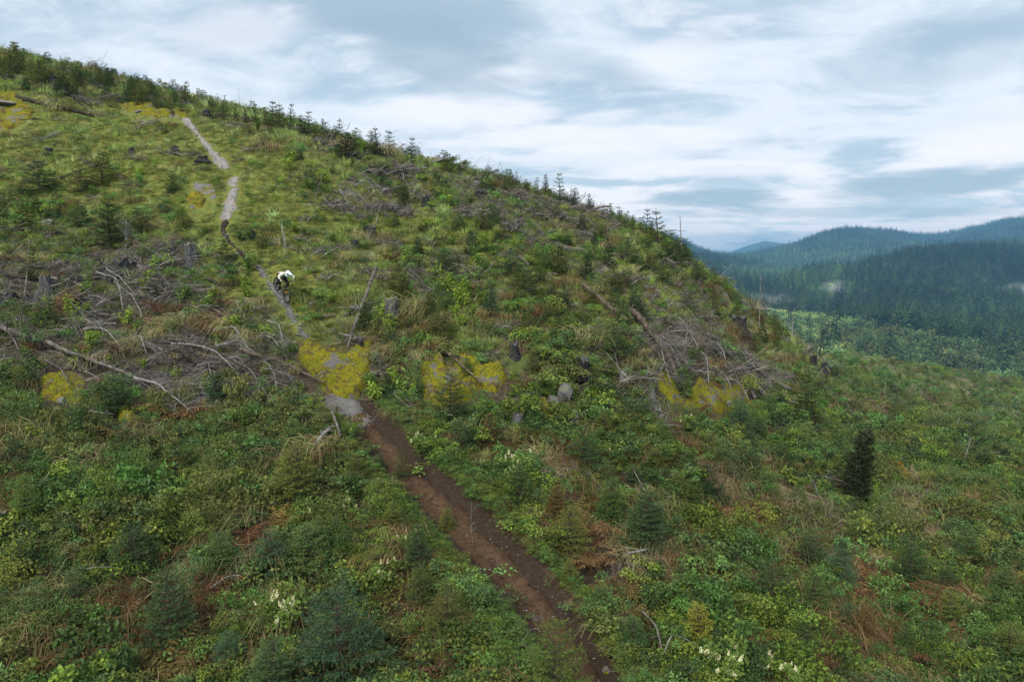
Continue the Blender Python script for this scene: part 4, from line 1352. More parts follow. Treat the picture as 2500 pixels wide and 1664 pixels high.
sapling(1505, 878, 78, (0.06, 0.11, 0.032), 'mid', 'bushy light green sapling left of the sliding trunk', 1.3)
sapling(876, 1200, 95, (0.085, 0.098, 0.024), 'near', 'small olive sapling beside the left edge of the trail', 1.0)
sapling(978, 1172, 75, (0.07, 0.085, 0.03), 'near', 'thin sparse sapling leaning over the left trail edge', 0.8)
sapling(666, 1420, 130, BG, 'near', 'pale green sapling with bare leader, left of the cream elder', 1.0)
sapling(655, 1720, 190, (0.055, 0.10, 0.045), 'near', 'light green sapling at the bottom edge left of the largest one', 1.0)
sapling(1025, 1500, 130, (0.07, 0.10, 0.032), 'near', 'light green sapling among cream flowers left of the trail', 0.9)
sapling(1080, 1560, 150, (0.085, 0.105, 0.03), 'near', 'olive yellow sapling near the bottom left of the trail', 0.9)
sapling(842, 385, 55, (0.018, 0.028, 0.012), 'mid', 'very dark small conifer just below the skyline', 1.1)
sapling(1275, 1085, 60, OL, 'mid', 'rusty olive sapling right of the sunken grey stump', 1.1)
sapling(1195, 1080, 70, BR, 'mid', 'brown olive sapling left of the sunken grey stump', 1.0)
sapling(1545, 1600, 110, (0.04, 0.085, 0.03), 'near', 'green sapling right of the trail above the bent stick', 1.0)
sapling(600, 1060, 80, BT, 'mid', 'bright green sapling below the grey bough', 1.2)
for (px, py, h, t) in [(1022, 625, 45, DK), (1083, 660, 45, DK), (1196, 775, 62, BG), (1363, 668, 66, OL), (1483, 650, 56, DK), (1430, 680, 58, DK), (1379, 750, 52, DK),
                       (1495, 712, 66, OL), (1421, 560, 40, DK), (1452, 602, 36, BG), (1260, 708, 55, OL), (1522, 790, 60, BT), (1563, 780, 58, MD), (1531, 640, 56, MD),
                       (1440, 745, 40, OL), (1318, 690, 40, MD), (1290, 815, 50, OL), (1300, 905, 50, OL), (1420, 800, 45, OL), (640, 605, 45, OL), (250, 450, 70, OL),
                       (100, 470, 70, DK), (200, 470, 62, OL), (420, 470, 50, MD), (60, 560, 60, OL), (265, 600, 100, (0.062, 0.085, 0.026)), (340, 570, 60, OL), (450, 560, 50, OL),
                       (85, 680, 60, OL), (120, 805, 75, MD), (95, 800, 60, BT), (560, 830, 45, OL), (1230, 590, 40, OL), (1180, 560, 50, OL), (1120, 560, 40, DK), (985, 500, 45, OL),
                       (1650, 640, 50, MD), (1700, 690, 50, MD), (1620, 690, 55, MD), (1580, 660, 48, OL), (1740, 760, 45, OL), (1860, 830, 40, DK), (1890, 840, 46, OL), (1960, 905, 40, OL),
                       (1790, 870, 46, BT), (1810, 905, 50, BT), (1740, 1120, 70, OL), (1600, 1150, 60, OL), (1655, 1220, 70, OL), (1760, 1240, 60, DK), (1900, 1170, 50, OL), (1940, 1190, 45, DK),
                       (2040, 960, 40, BT), (2130, 980, 45, MD), (2180, 1050, 55, MD), (2260, 1020, 40, DK), (2300, 1120, 60, MD), (2230, 1110, 50, BG), (2400, 1150, 60, OL), (2330, 1200, 60, BT),
                       (2420, 1250, 70, OL), (2280, 1270, 70, BT), (2380, 1350, 80, BT), (2320, 1540, 100, OL), (2210, 1600, 90, MD), (2110, 1560, 90, BR), (2460, 1620, 110, OL), (1790, 1400, 70, DK),
                       (1470, 1500, 80, MD), (1660, 1440, 70, MD), (50, 1420, 110, MD), (180, 1500, 110, DK), (250, 1300, 90, OL), (420, 1330, 80, MD), (520, 1260, 80, OL), (560, 1640, 110, BG),
                       (960, 1290, 70, OL), (820, 1330, 80, OL), (1180, 1050, 60, MD), (1390, 1420, 60, OL), (910, 1660, 80, OL), (1090, 1290, 55, OL), (300, 1130, 90, MD), (140, 1150, 80, OL)]:
    sapling(px, py, h, t, 'near' if py > 1250 else 'mid', None, rp.uniform(1.0, 1.35))
# the skyline
for (px, py, h) in [(600, 296, 34), (625, 296, 52), (648, 300, 36), (666, 302, 66), (684, 306, 48), (707, 312, 72), (738, 322, 50), (752, 326, 44), (770, 330, 38), (787, 332, 55), (800, 336, 40), (820, 345, 36), (833, 348, 66),
                    (852, 356, 40), (868, 362, 48), (910, 372, 46), (921, 374, 52), (950, 380, 50), (1003, 398, 58), (1042, 408, 26), (1093, 416, 42), (1122, 424, 34), (1157, 432, 28), (1262, 452, 46), (1285, 460, 30), (1310, 470, 38),
                    (1332, 476, 40), (1347, 480, 28), (1366, 488, 58), (1400, 502, 54), (1436, 508, 36), (1448, 512, 36), (1488, 530, 46), (1512, 542, 36), (1545, 556, 42), (1578, 572, 56), (1590, 578, 40), (1606, 590, 74), (1640, 612, 40),
                    (1742, 690, 46), (1785, 728, 40), (545, 290, 26), (520, 288, 30), (575, 292, 30), (1215, 442, 22)]:
    sapling(px, py + 3, h * rp.uniform(.65, 1.15) + 4, rp.choice(np.array([DK, MD, OL])) * rp.uniform(0.75, 1.1), 'sky', None, 1.0)
for k in range(66):
    px = rp.uniform(-20, 470)
    base = np.interp(px, [0, 200, 470], [162, 205, 262]) + rp.uniform(-8, 36)
    h = rp.uniform(24, 56) * (1.0 if px < 250 else 0.9)
    sapling(px, base, h, rp.choice(np.array([OL, MD, OL])) * rp.uniform(1.15, 1.6), 'sky' if rp.random() < 0.6 else 'mid', None, rp.uniform(.9, 1.2))


_n = 0
while _n < 36:
    px, py = rp.uniform(20, 2480), rp.uniform(330, 1500)
    if any(math.hypot(px - a_, py - b_) < 30 + 0.4 * c_ for a_, b_, c_ in SAP_P): continue
    ridge = np.interp(px, [0, 690, 1250, 1600, 1820, 1990, 2250, 2500], [210, 330, 470, 600, 770, 910, 930, 1000])
    if py < ridge + 14 or gsum(px, py, Z_MOSS) > 0.5 or gsum(px, py, Z_SLASH) > 0.6: continue
    q_ = hit(px, py)
    if on_trail(q_[:1], q_[1:2], 0.6)[0]: continue
    sapling(px, py, rp.uniform(0.9, 1.5) * FPX / q_[1], [OL, MD, DK, BT, BG][int(rp.integers(0, 5))], 'near' if py > 1250 else 'mid', None, rp.uniform(1.0, 1.35))
    _n += 1


# ---- ferns, leafy plants, flowering shrubs
def frond_mesh(rng, L=0.7, name='frond', arch=0.9, w=0.16, n=15):
    c = MB()
    q = np.linspace(0, 1, n)
    x = L * np.sin(q * arch) / max(math.sin(arch), 0.3) * 0.95
    z = L * (0.55 * q - 0.75 * q ** 2)
    pts = np.stack([x, 0 * q, z], 1)
    c.tube(pts[::3], np.linspace(0.006, 0.002, len(pts[::3])), 3, 0, False)
    tan = norm(np.gradient(pts, axis=0))
    C, D, Nn, Ls, W = [], [], [], [], []
    for i in range(1, n):
        pl = w * math.sin(min(1, q[i] * 1.15 + 0.18) * math.pi) ** 0.8 + 0.02
        for sg in (-1, 1):
            C.append(pts[i]); D.append(np.array([0, sg, -0.15]) + tan[i] * 0.45 + rng.normal(0, 0.12, 3)); Nn.append([0, 0, 1.0] + rng.normal(0, 0.25, 3)); Ls.append(pl * rng.uniform(.75, 1.2)); W.append(0.032)
    c.kites(C, D, Nn, Ls, W, 0, 0.2)
    return c


FROND = [frond_mesh(rp, 0.7, arch=0.9).mesh('frond', [M['dry_o']]), frond_mesh(rp, 0.62, arch=1.3).mesh('frond', [M['dry_o']]), frond_mesh(rp, 0.78, arch=0.7).mesh('frond', [M['dry_o']])]


def fern_whole(rng, n=16):
    allv = MB()
    for k in range(n):
        fr = frond_mesh(rng, rng.uniform(.5, .8), arch=rng.uniform(.7, 1.4), n=10)
        v = np.concatenate(fr.v); a = k / n * 6.283 + rng.normal(0, .2); t = rng.uniform(-.45, .2)
        R = np.array(Euler((0, t, a)).to_matrix())
        allv.add(v @ R.T, fr.f)
    return allv.mesh('fronds', [M['dry_o']])


FERN_W = [fern_whole(rp), fern_whole(rp), fern_whole(rp)]


def fern(px, py, wpx, tint, label=None, adj='', parts=False):
    p = hit(px, py)
    k = wpx * p[1] / FPX / 1.25 * 1.4
    o = empty('dead_fern', p + np.array([0, 0, 0.2]), (rp.normal(0, .15), rp.normal(0, .15), rp.uniform(0, 6.28)), k)
    if parts:
        n = 15
        for i in range(n):
            f = obj('frond', FROND[int(rp.integers(0, 3))], o)
            f.rotation_euler = (rp.normal(0, .15), rp.uniform(-.5, .2), i / n * 6.283 + rp.normal(0, .2))
            f.scale = (rp.uniform(.8, 1.2),) * 3
            f.color = (*(np.array(tint) * rp.uniform(.75, 1.3)), 1)
    else:
        f = obj('fronds', FERN_W[int(rp.integers(0, 3))], o); f.color = (*tint, 1)
    reg(o, 'dead fern clump', adj, 'fern', 'dead brown ferns', p, label, 0.62 * k)


FB, FR, FG = (0.135, 0.078, 0.040), (0.110, 0.055, 0.033), (0.16, 0.118, 0.044)
for (px, py, w, t, ad) in [(330, 1560, 130, FB, 'brown'), (420, 1640, 170, FG, 'golden brown'), (150, 1650, 150, FB, 'brown'), (500, 1460, 110, FR, 'reddish'), (570, 1440, 100, FB, 'brown'), (610, 1335, 100, FR, 'reddish'),
                           (395, 1385, 110, FB, 'brown'), (520, 1500, 90, FR, 'reddish'), (285, 1075, 90, FG, 'golden brown'), (430, 1030, 120, FB, 'brown'), (490, 1010, 90, FB, 'brown'), (700, 1290, 110, FG, 'golden brown'),
                           (615, 1320, 90, FR, 'reddish'), (760, 1470, 100, FB, 'brown'), (960, 1490, 90, FR, 'reddish'), (1010, 1560, 100, FB, 'brown'), (1065, 1650, 130, FR, 'reddish'), (890, 1300, 110, FB, 'brown'),
                           (1440, 1310, 110, FB, 'brown'), (1395, 1260, 90, FG, 'golden brown'), (1450, 1390, 110, FB, 'brown'), (1505, 1470, 120, FG, 'golden brown'), (1545, 1520, 100, FG, 'golden brown'), (1550, 1340, 100, FG, 'golden brown'),
                           (1465, 1460, 90, FB, 'brown'), (1770, 1290, 100, FB, 'brown'), (1810, 1260, 80, FB, 'brown'), (1860, 1590, 110, FG, 'golden brown'), (1920, 1380, 90, FR, 'reddish'), (1980, 1340, 90, FB, 'brown'),
                           (2120, 1420, 100, FB, 'brown'), (2200, 1620, 130, FR, 'reddish'), (2320, 1590, 110, FR, 'reddish'), (2410, 1380, 90, FR, 'reddish'), (2080, 1460, 110, FB, 'brown'), (2000, 1650, 120, FB, 'brown'),
                           (1230, 1110, 70, FR, 'reddish'), (1400, 1110, 70, FR, 'reddish'), (1710, 1010, 70, FR, 'reddish'), (1660, 1100, 80, FB, 'brown'), (1700, 1150, 80, FR, 'reddish'), (1530, 1190, 70, FR, 'reddish'),
                           (130, 770, 80, FR, 'reddish'), (190, 735, 60, FR, 'reddish'), (380, 760, 70, FR, 'reddish'), (440, 765, 60, FR, 'reddish'), (545, 750, 70, FR, 'reddish'), (90, 860, 80, FR, 'reddish'),
                           (200, 870, 80, FR, 'reddish'), (300, 860, 80, FR, 'reddish'), (350, 790, 60, FR, 'reddish'), (20, 640, 60, FR, 'reddish'), (160, 745, 60, FB, 'brown'), (1830, 850, 46, FR, 'reddish'),
                           (1080, 940 - 150, 46, FR, 'reddish'), (960, 640, 50, FR, 'reddish'), (1990, 1230, 70, FR, 'reddish'), (1950, 1210, 70, FR, 'reddish'), (2060, 1600, 90, FB, 'brown'), (2260, 1500, 80, FR, 'reddish')]:
    fern(px, py, w, np.array(t) * rp.uniform(.85, 1.15), None, ad, w >= 100)


def leafy(rng, stems=7, h=0.5, leaf=0.15, lw=0.055, per=15):
    c = MB()
    C, D, N_, L, W = [], [], [], [], []
    for s in range(stems):
        a = rng.uniform(0, 6.28); tl = rng.uniform(0.05, 0.55)
        top = np.array([math.cos(a) * tl * h, math.sin(a) * tl * h, h * rng.uniform(.6, 1.05)])
        c.tube([[0, 0, -0.05], top * 0.5 + [0, 0, 0.04], top], [0.01, 0.008, 0.004], 3, 0, False)
        for k in range(per):
            f = 0.35 + 0.65 * k / per
            aa = k * 2.4 + rng.normal(0, .3)
            C.append(top * f); el = rng.uniform(-0.1, 0.9) if f > 0.8 else rng.uniform(-.3, .4)
            D.append([math.cos(aa), math.sin(aa), el]); N_.append([0, 0, 1.0] + rng.normal(0, .2, 3)); L.append(leaf * rng.uniform(.6, 1.2)); W.append(lw * rng.uniform(.7, 1.2))
    c.kites(C, D, N_, L, W, 0, 0.25, 0.5)
    return c.mesh('foliage', [M['leaf_o']])


LEAFY = [leafy(rp), leafy(rp, 9, 0.45), leafy(rp, 5, 0.6)]
LIME, LGRN = (0.24, 0.34, 0.06), (0.16, 0.26, 0.07)
LP = [(208, 730, 40), (355, 715, 36), (215, 720, 26), (440, 735, 26), (460, 730, 30), (520, 738, 32), (510, 765, 36), (605, 735, 36), (600, 765, 30), (175, 775, 44), (110, 795, 36), (210, 772, 28), (305, 800, 40), (335, 820, 36), (420, 830, 40),
      (230, 870, 40), (185, 905, 34), (215, 885, 28), (540, 860, 28), (570, 820, 44), (185, 812, 34), (225, 848, 34), (610, 665, 34), (618, 650, 34), (600, 700, 22), (770, 470, 34), (785, 450, 30), (755, 465, 24), (705, 418, 30), (712, 395, 24), (628, 322, 26),
      (605, 590, 24), (585, 592, 26), (720, 570, 22), (745, 580, 22), (810, 595, 20), (890, 565, 22), (860, 545, 20), (985, 640, 28), (990, 655, 24), (1060, 690, 36), (1080, 700, 40), (1095, 720, 40), (1120, 745, 36), (1135, 760, 36), (1150, 785, 34),
      (1170, 810, 30), (1190, 815, 26), (1110, 780, 30), (1130, 800, 28), (1160, 640, 36), (1170, 655, 30), (1175, 600, 26), (1105, 600, 24), (1080, 490, 34), (1090, 505, 30), (1060, 480, 26), (1045, 560, 24), (1170, 560, 20), (1215, 580, 20), (1200, 620, 24),
      (1130, 735, 44), (1145, 720, 40), (1185, 750, 34), (1160, 690, 26), (1290, 650, 22), (1310, 640, 22), (1300, 570, 20), (1040, 850, 30), (1020, 850, 28), (955, 800, 34), (930, 775, 30), (945, 810, 26), (920, 795, 30), (1255, 930, 24), (1240, 1010, 30),
      (985, 965, 44), (970, 950, 36), (905, 955, 40), (915, 985, 44), (1000, 975, 36), (960, 930, 30), (690, 885, 34), (650, 920, 26), (660, 835, 34), (640, 830, 30), (680, 820, 24), (1405, 975, 22), (1425, 990, 22), (720, 960, 26),
      (140, 180 + 30, 20), (185, 232, 18), (380, 415, 18), (340, 430, 18), (1640, 800, 26), (1650, 870, 20), (1760, 850, 20), (1620, 760, 20), (1440, 700, 20), (60, 880, 30), (90, 1080, 40), (270, 900, 26), (350, 905, 24), (430, 930, 26), (500, 965, 30), (555, 930, 24)]
for (px, py, w) in LP:
    p = hit(px, py)
    k = w * p[1] / FPX / 0.8
    o = empty('leafy_plant', p + np.array([0, 0, 0.08]), (rp.normal(0, .08), rp.normal(0, .08), rp.uniform(0, 6.28)), k * 1.85)
    f = obj('foliage', LEAFY[int(rp.integers(0, 3))], o)
    lime = rp.random() < 0.65
    f.color = (*(np.array(LIME if lime else LGRN) * rp.uniform(.8, 1.15)), 1)
    reg(o, 'leafy plant', 'lime green' if lime else 'fresh green', 'plant', 'bright leafy plants on the slope', p)


def shrub_mesh(rng, R=0.55, n=420, leaf=0.06, lw=0.04, hgt=0.6, stems=7, mat='leaf_i', lobes=6):
    c = MB()
    cen = np.stack([rng.normal(0, R * 0.45, lobes), rng.normal(0, R * 0.45, lobes), rng.uniform(0.25, 0.95, lobes) * hgt], 1)
    per = n // lobes
    C = []
    for k in range(lobes):
        d = norm(rng.normal(0, 1, (per, 3)))
        d[:, 2] = np.abs(d[:, 2]) * 0.9 - 0.15
        C.append(cen[k] + d * (R * rng.uniform(0.25, 0.48)) * (rng.random((per, 1)) ** 0.4))
    C = np.concatenate(C)
    C[:, 2] = np.maximum(C[:, 2], 0.02)
    out = norm(C * [1, 1, 0.5] + rng.normal(0, 0.35, C.shape))
    D = out + rng.normal(0, 0.6, C.shape); D[:, 2] -= 0.15
    N_ = np.tile([0, 0, 1.0], (len(C), 1)) + out * 0.5 + rng.normal(0, .35, C.shape)
    c.kites(C, D, N_, leaf * rng.uniform(.6, 1.35, len(C)), lw * rng.uniform(.7, 1.3, len(C)), 0, 0.2, 0.5)
    for s in range(stems):
        e_ = cen[rng.integers(0, lobes)]
        c.tube([[0, 0, -0.05], e_ * [0.4, 0.4, 0.7], e_ + rng.normal(0, .08, 3)], [0.008, 0.006, 0.003], 3, 0, False)
    return c.mesh('foliage', [M[mat]])


ELD = [shrub_mesh(rp, 0.6, 620, 0.10, 0.045, 0.95, 9, 'leaf_o', 9), shrub_mesh(rp, 0.55, 560, 0.10, 0.045, 1.0, 8, 'leaf_o', 8)]


def blossom_mesh(rng):
    c = MB()
    n = 60
    z = rng.random(n) ** 1.3
    a = rng.uniform(0, 6.28, n); r = 0.042 * (1 - z) ** 0.7 * np.sqrt(rng.random(n))
    C = np.stack([np.cos(a) * r, np.sin(a) * r, z * 0.12], 1)
    c.kites(C, norm(rng.normal(0, 1, (n, 3)) + [0, 0, .5]), rng.normal(0, 1, (n, 3)), np.full(n, 0.026), np.full(n, 0.02))
    return c.mesh('blossom', [M['flower']])


BLOS = [blossom_mesh(rp), blossom_mesh(rp)]
for (px, py, h, nb, lb) in [(716, 1560, 150, 22, 'cream-flowered elder bush between two blue-green saplings at bottom left'), (1790, 1700, 150, 26, 'cream-flowered elder at the bottom edge, right of the trail, left of two'),
                            (1910, 1695, 120, 20, 'cream-flowered elder at the bottom edge, right one of two'), (1250, 1200, 110, 14, 'cream-flowered elder right of the trail below the sunken stump'),
                            (1040, 1120, 80, 14, 'small white-flowered elder at the right bank of the upper dirt trail'), (745, 1310, 100, 8, 'lime elder with few flowers below the olive wide sapling'),
                            (945, 1450, 110, 12, 'cream-flowered elder left of the lower trail bend'), (850, 1290, 90, 9, 'elder with scattered cream flowers left of the trail middle'),
                            (1005, 1370, 90, 7, 'elder with few cream flowers near the trail\'s left edge'), (865, 1075, 60, 7, 'pale-flowered elder at the left edge of the gravel landing'),
                            (1150, 1650, 70, 8, 'small cream-flowered elder at the bottom left of the trail'), (2350, 1500, 60, 4, 'pale elder with two flowers near the lower right corner'),
                            (1470, 1125, 50, 4, 'small white-flowered elder below the pale boulders'), (1665, 1060, 60, 5, 'pale-flowered elder below the long mossy face'), (725, 1110, 60, 3, 'small lime elder with few flowers left of the bleached root'),
                            (565, 1045, 60, 4, 'small elder with pale flowers below the dead bough')]:
    p = hit(px, py)
    k = h * p[1] / FPX / 1.1
    o = empty('flowering_shrub', p, (0, 0, rp.uniform(0, 6.28)), k)
    mi = int(rp.integers(0, 2))
    f = obj('foliage', ELD[mi], o); f.color = (*(np.array((0.15, 0.235, 0.06)) * rp.uniform(.85, 1.15)), 1)
    co = np.array([v.co for v in ELD[mi].vertices])[:2000:4]
    up = co[co[:, 2] > 0.5]
    for b in range(nb):
        q = up[int(rp.integers(0, len(up)))] + rp.normal(0, 0.06, 3)
        bb = obj('blossom', BLOS[b % 2], o, (q[0], q[1], q[2] + 0.02))
        bb.rotation_euler = (rp.normal(0, .3), rp.normal(0, .3), 0)
        bb.scale = (rp.uniform(.6, 1.0),) * 3
    reg(o, 'flowering shrub', '', 'shrub', 'elder bushes with cream flowers', p, lb)

p = hit(2190, 1172)
o = empty('yellow_shrub', p, (0, 0, 1), 58 * p[1] / FPX / 1.1)
f = obj('foliage', ELD[0], o); f.color = (0.30, 0.20, 0.03, 1)
reg(o, 'shrub', '', 'shrub', 'coloured shrubs', p, 'orange-yellow shrub right of the dark narrow conifer')
p = hit(860, 1062)
o = empty('rusty_shrub', p, (0, 0, 2), 60 * p[1] / FPX / 1.1)
f = obj('foliage', ELD[1], o); f.color = (0.17, 0.12, 0.035, 1)
reg(o, 'shrub', '', 'shrub', 'coloured shrubs', p, 'straw yellow bush at the left edge of the gravel landing')

# ------------------------------------------------------------------ stuff: instanced undergrowth


def proto_col(name, meshes):
    c = bpy.data.collections.new(name)
    for i, m in enumerate(meshes):
        o = bpy.data.objects.new('%s_clump_%02d' % (name, i), m)
        c.objects.link(o)
    return c


def stuff(name, label, cat, pts, rot, scl, idx, tint, meshes):
    me = bpy.data.meshes.new(name)
    n = len(pts)
    me.vertices.add(n)
    me.vertices.foreach_set('co', np.asarray(pts, np.float32).ravel())
    a = me.attributes.new('rot', 'FLOAT_VECTOR', 'POINT'); a.data.foreach_set('vector', np.asarray(rot, np.float32).ravel())
    a = me.attributes.new('scl', 'FLOAT_VECTOR', 'POINT'); a.data.foreach_set('vector', np.asarray(scl, np.float32).ravel())
    a = me.attributes.new('pick', 'INT', 'POINT'); a.data.foreach_set('value', np.asarray(idx, np.int32))
    a = me.attributes.new('tint', 'FLOAT_COLOR', 'POINT'); a.data.foreach_set('color', np.column_stack([tint, np.ones(n)]).astype(np.float32).ravel())
    o = obj(name, me)
    g = bpy.data.node_groups.new(name + '_scatter', 'GeometryNodeTree')
    g.interface.new_socket('Geometry', in_out='INPUT', socket_type='NodeSocketGeometry')
    g.interface.new_socket('Geometry', in_out='OUTPUT', socket_type='NodeSocketGeometry')
    N = g.nodes; Lk = g.links
    gi = N.new('NodeGroupInput'); go = N.new('NodeGroupOutput')
    ci = N.new('GeometryNodeCollectionInfo'); ci.inputs[0].default_value = proto_col(name, meshes)
    ci.inputs['Separate Children'].default_value = True
    ci.inputs['Reset Children'].default_value = True
    ip = N.new('GeometryNodeInstanceOnPoints'); ip.inputs['Pick Instance'].default_value = True

    def na(nm, dt):
        x = N.new('GeometryNodeInputNamedAttribute'); x.data_type = dt; x.inputs[0].default_value = nm
        return x.outputs[0]
    Lk.new(gi.outputs[0], ip.inputs['Points']); Lk.new(ci.outputs[0], ip.inputs['Instance'])
    Lk.new(na('pick', 'INT'), ip.inputs['Instance Index'])
    er = N.new('FunctionNodeEulerToRotation'); Lk.new(na('rot', 'FLOAT_VECTOR'), er.inputs[0]); Lk.new(er.outputs[0], ip.inputs['Rotation'])
    Lk.new(na('scl', 'FLOAT_VECTOR'), ip.inputs['Scale'])
    Lk.new(ip.outputs[0], go.inputs[0])
    md = o.modifiers.new('scatter', 'NODES'); md.node_group = g
    return tag(o, label, cat, kind='stuff')


def grass_mesh(rng, n=46, h=0.42, r=0.16, w=0.010, bend=0.5):
    c = MB(); V = []; F = []
    for k in range(n):
        a = rng.uniform(0, 6.28); rr = r * math.sqrt(rng.random())
        b = np.array([math.cos(a) * rr, math.sin(a) * rr, -0.03])
        d = np.array([math.cos(a) * bend * rng.uniform(.2, 1.3) + rng.normal(0, .2), math.sin(a) * bend * rng.uniform(.2, 1.3) + rng.normal(0, .2), 1.0])
        l = h * rng.uniform(.5, 1.15); s = np.array([-math.sin(a + rng.normal(0, .7)), math.cos(a), 0]) * w
        m = b + d * l * 0.55; t = b + d * l * 0.95 + np.array([d[0], d[1], -0.35]) * l * 0.25
        i = len(V); V += [b - s, b + s, m + s * .8, m - s * .8, t]
        F += [(i, i + 1, i + 2, i + 3), (i + 3, i + 2, i + 4)]
    c.add(V, F)
    return c.mesh('blades', [M['dry_i']])


def twig_mesh(rng, n=16, L=0.9, r=0.008, flat=0.35):
    c = MB()
    for k in range(n):
        a = rng.uniform(0, 6.28); l = L * rng.uniform(.35, 1.1)
        b = np.array([rng.normal(0, .25), rng.normal(0, .25), rng.uniform(0.02, .18)])
        d = np.array([math.cos(a), math.sin(a), rng.normal(0.12, flat)])
        q = np.linspace(-.5, .5, 5)
        cv = rng.normal(0, .22, 3)
        c.tube(b + np.outer(q * l, d) + np.outer((q * 2) ** 2 * l * 0.5, cv), np.linspace(r, r * .4, 5) * rng.uniform(.6, 1.5), 3, 0, False)
    return c.mesh('twigs', [M['twig_i']])


def brush_mesh(rng, n=70, h=0.5, r=0.4, w=0.009):
    """arching dead canes and bracken stalks"""
    c = MB(); V = []; F = []
    for k in range(n):
        a = rng.uniform(0, 6.28); rr = r * math.sqrt(rng.random()) * .8
        b = np.array([math.cos(a) * rr, math.sin(a) * rr, 0.0])
        a2 = rng.uniform(0, 6.28); l = h * rng.uniform(.5, 1.5)
        d = np.array([math.cos(a2), math.sin(a2), 0])
        p = [b, b + d * l * .3 + [0, 0, l * .5], b + d * l * .7 + [0, 0, l * .55], b + d * l * 1.05 + [0, 0, l * .2]]
        s = np.cross(d, [0, 0, 1]) * w + np.array([0, 0, w * .4])
        i = len(V)
        for j, x in enumerate(p): V += [x - s * (1 - .2 * j), x + s * (1 - .2 * j)]
        F += [(i, i + 1, i + 3, i + 2), (i + 2, i + 3, i + 5, i + 4), (i + 4, i + 5, i + 7, i + 6)]
    c.add(V, F)
    return c.mesh('canes', [M['dry_i']])


SHRUB = [shrub_mesh(rp, 0.55, 520, 0.060, 0.040, 0.42, 7, lobes=7), shrub_mesh(rp, 0.50, 460, 0.055, 0.038, 0.55, 6, lobes=6), shrub_mesh(rp, 0.6, 560, 0.065, 0.042, 0.32, 7, lobes=9),
         shrub_mesh(rp, 0.45, 420, 0.048, 0.026, 0.62, 8, lobes=6), shrub_mesh(rp, 0.6, 480, 0.075, 0.052, 0.55, 8, lobes=8), shrub_mesh(rp, 0.5, 420, 0.068, 0.048, 0.4, 8, lobes=7),
         shrub_mesh(rp, 0.5, 640, 0.034, 0.018, 0.5, 8, lobes=8), shrub_mesh(rp, 0.42, 420, 0.075, 0.016, 0.7, 10, lobes=9)]
GRASS = [grass_mesh(rp, 60, 0.34, 0.18, 0.007), grass_mesh(rp, 64, 0.26, 0.22, 0.007, 0.9), grass_mesh(rp, 50, 0.42, 0.15, 0.006, 0.6)]
TWIG = [twig_mesh(rp, 18, 1.0, 0.012), twig_mesh(rp, 22, 1.4, 0.014), twig_mesh(rp, 16, 0.8, 0.018)]
BRUSH = [brush_mesh(rp, 120, 0.42, 0.42, 0.005), brush_mesh(rp, 130, 0.5, 0.45, 0.0045), brush_mesh(rp, 110, 0.36, 0.45, 0.006)]

Z_GRASS = [(1.0, 150, 350, 260, 130), (0.9, 400, 350, 160, 90), (0.9, 700, 480, 160, 70), (0.8, 760, 720, 150, 110), (1.1, 1130, 830, 80, 50), (0.8, 960, 560, 220, 80), (0.7, 1350, 600, 250, 90), (0.8, 1680, 760, 180, 110), (0.8, 2250, 960, 260, 70),
           (0.8, 1000, 1190, 60, 50), (0.5, 300, 1150, 200, 80), (0.6, 1250, 1090, 90, 50), (0.6, 260, 815, 60, 30), (0.5, 560, 640, 80, 100), (0.5, 1900, 870, 130, 70), (0.4, 1400, 1250, 200, 100), (0.4, 2100, 1100, 200, 100), (0.5, 50, 1330, 200, 60)]
Z_SHRUB = [(1.2, 250, 1250, 420, 230), (1.0, 150, 1050, 240, 90), (1.0, 520, 1050, 150, 60), (1.2, 1080, 1110, 110, 110), (1.2, 1230, 1330, 120, 200), (0.9, 1800, 1130, 380, 160), (0.9, 2300, 1250, 300, 300), (0.8, 1250, 520, 400, 120), (0.9, 200, 570, 260, 70),
           (0.8, 1560, 1000, 160, 60), (0.9, 850, 1250, 130, 230), (1.1, 1280, 1000, 160, 60), (0.8, 1480, 1600, 250, 150), (0.8, 2350, 1600, 250, 120), (0.6, 1500, 620, 200, 80), (0.5, 450, 600, 130, 80), (0.7, 700, 1550, 300, 150), (0.6, 930, 870, 60, 80)]
Z_BRUSH = [(1.0, 170, 1640, 220, 70), (0.9, 570, 1430, 110, 70), (0.9, 430, 1620, 150, 70), (0.8, 620, 1330, 90, 60), (0.7, 330, 1380, 100, 60), (0.9, 250, 860, 300, 60), (0.8, 450, 780, 150, 60), (1.0, 1500, 1350, 260, 200), (0.9, 1760, 1220, 240, 110), (1.0, 2180, 1450, 280, 170), (0.6, 380, 1480, 250, 130), (0.8, 1040, 1480, 170, 130), (0.8, 880, 1290, 90, 60), (0.7, 1690, 1100, 160, 60),
           (0.5, 1720, 850, 160, 90), (0.5, 1300, 700, 200, 120), (0.4, 2300, 1000, 200, 80), (0.4, 100, 1130, 200, 80)]
Z_TWIG = [(1.6, 330, 885, 360, 65), (1.4, 610, 930, 140, 60), (1.5, 1640, 840, 110, 110), (0.9, 200, 720, 280, 70), (0.7, 1380, 540, 160, 60), (0.8, 1290, 500, 150, 60), (0.7, 910, 470, 160, 60), (0.6, 480, 360, 60, 50), (0.8, 1770, 910, 110, 60),
          (0.15, 200, 250, 220, 30), (0.7, 720, 590, 90, 40), (0.6, 1080, 620, 120, 60), (0.4, 1500, 1000, 150, 60), (0.4, 900, 1290, 100, 60)]


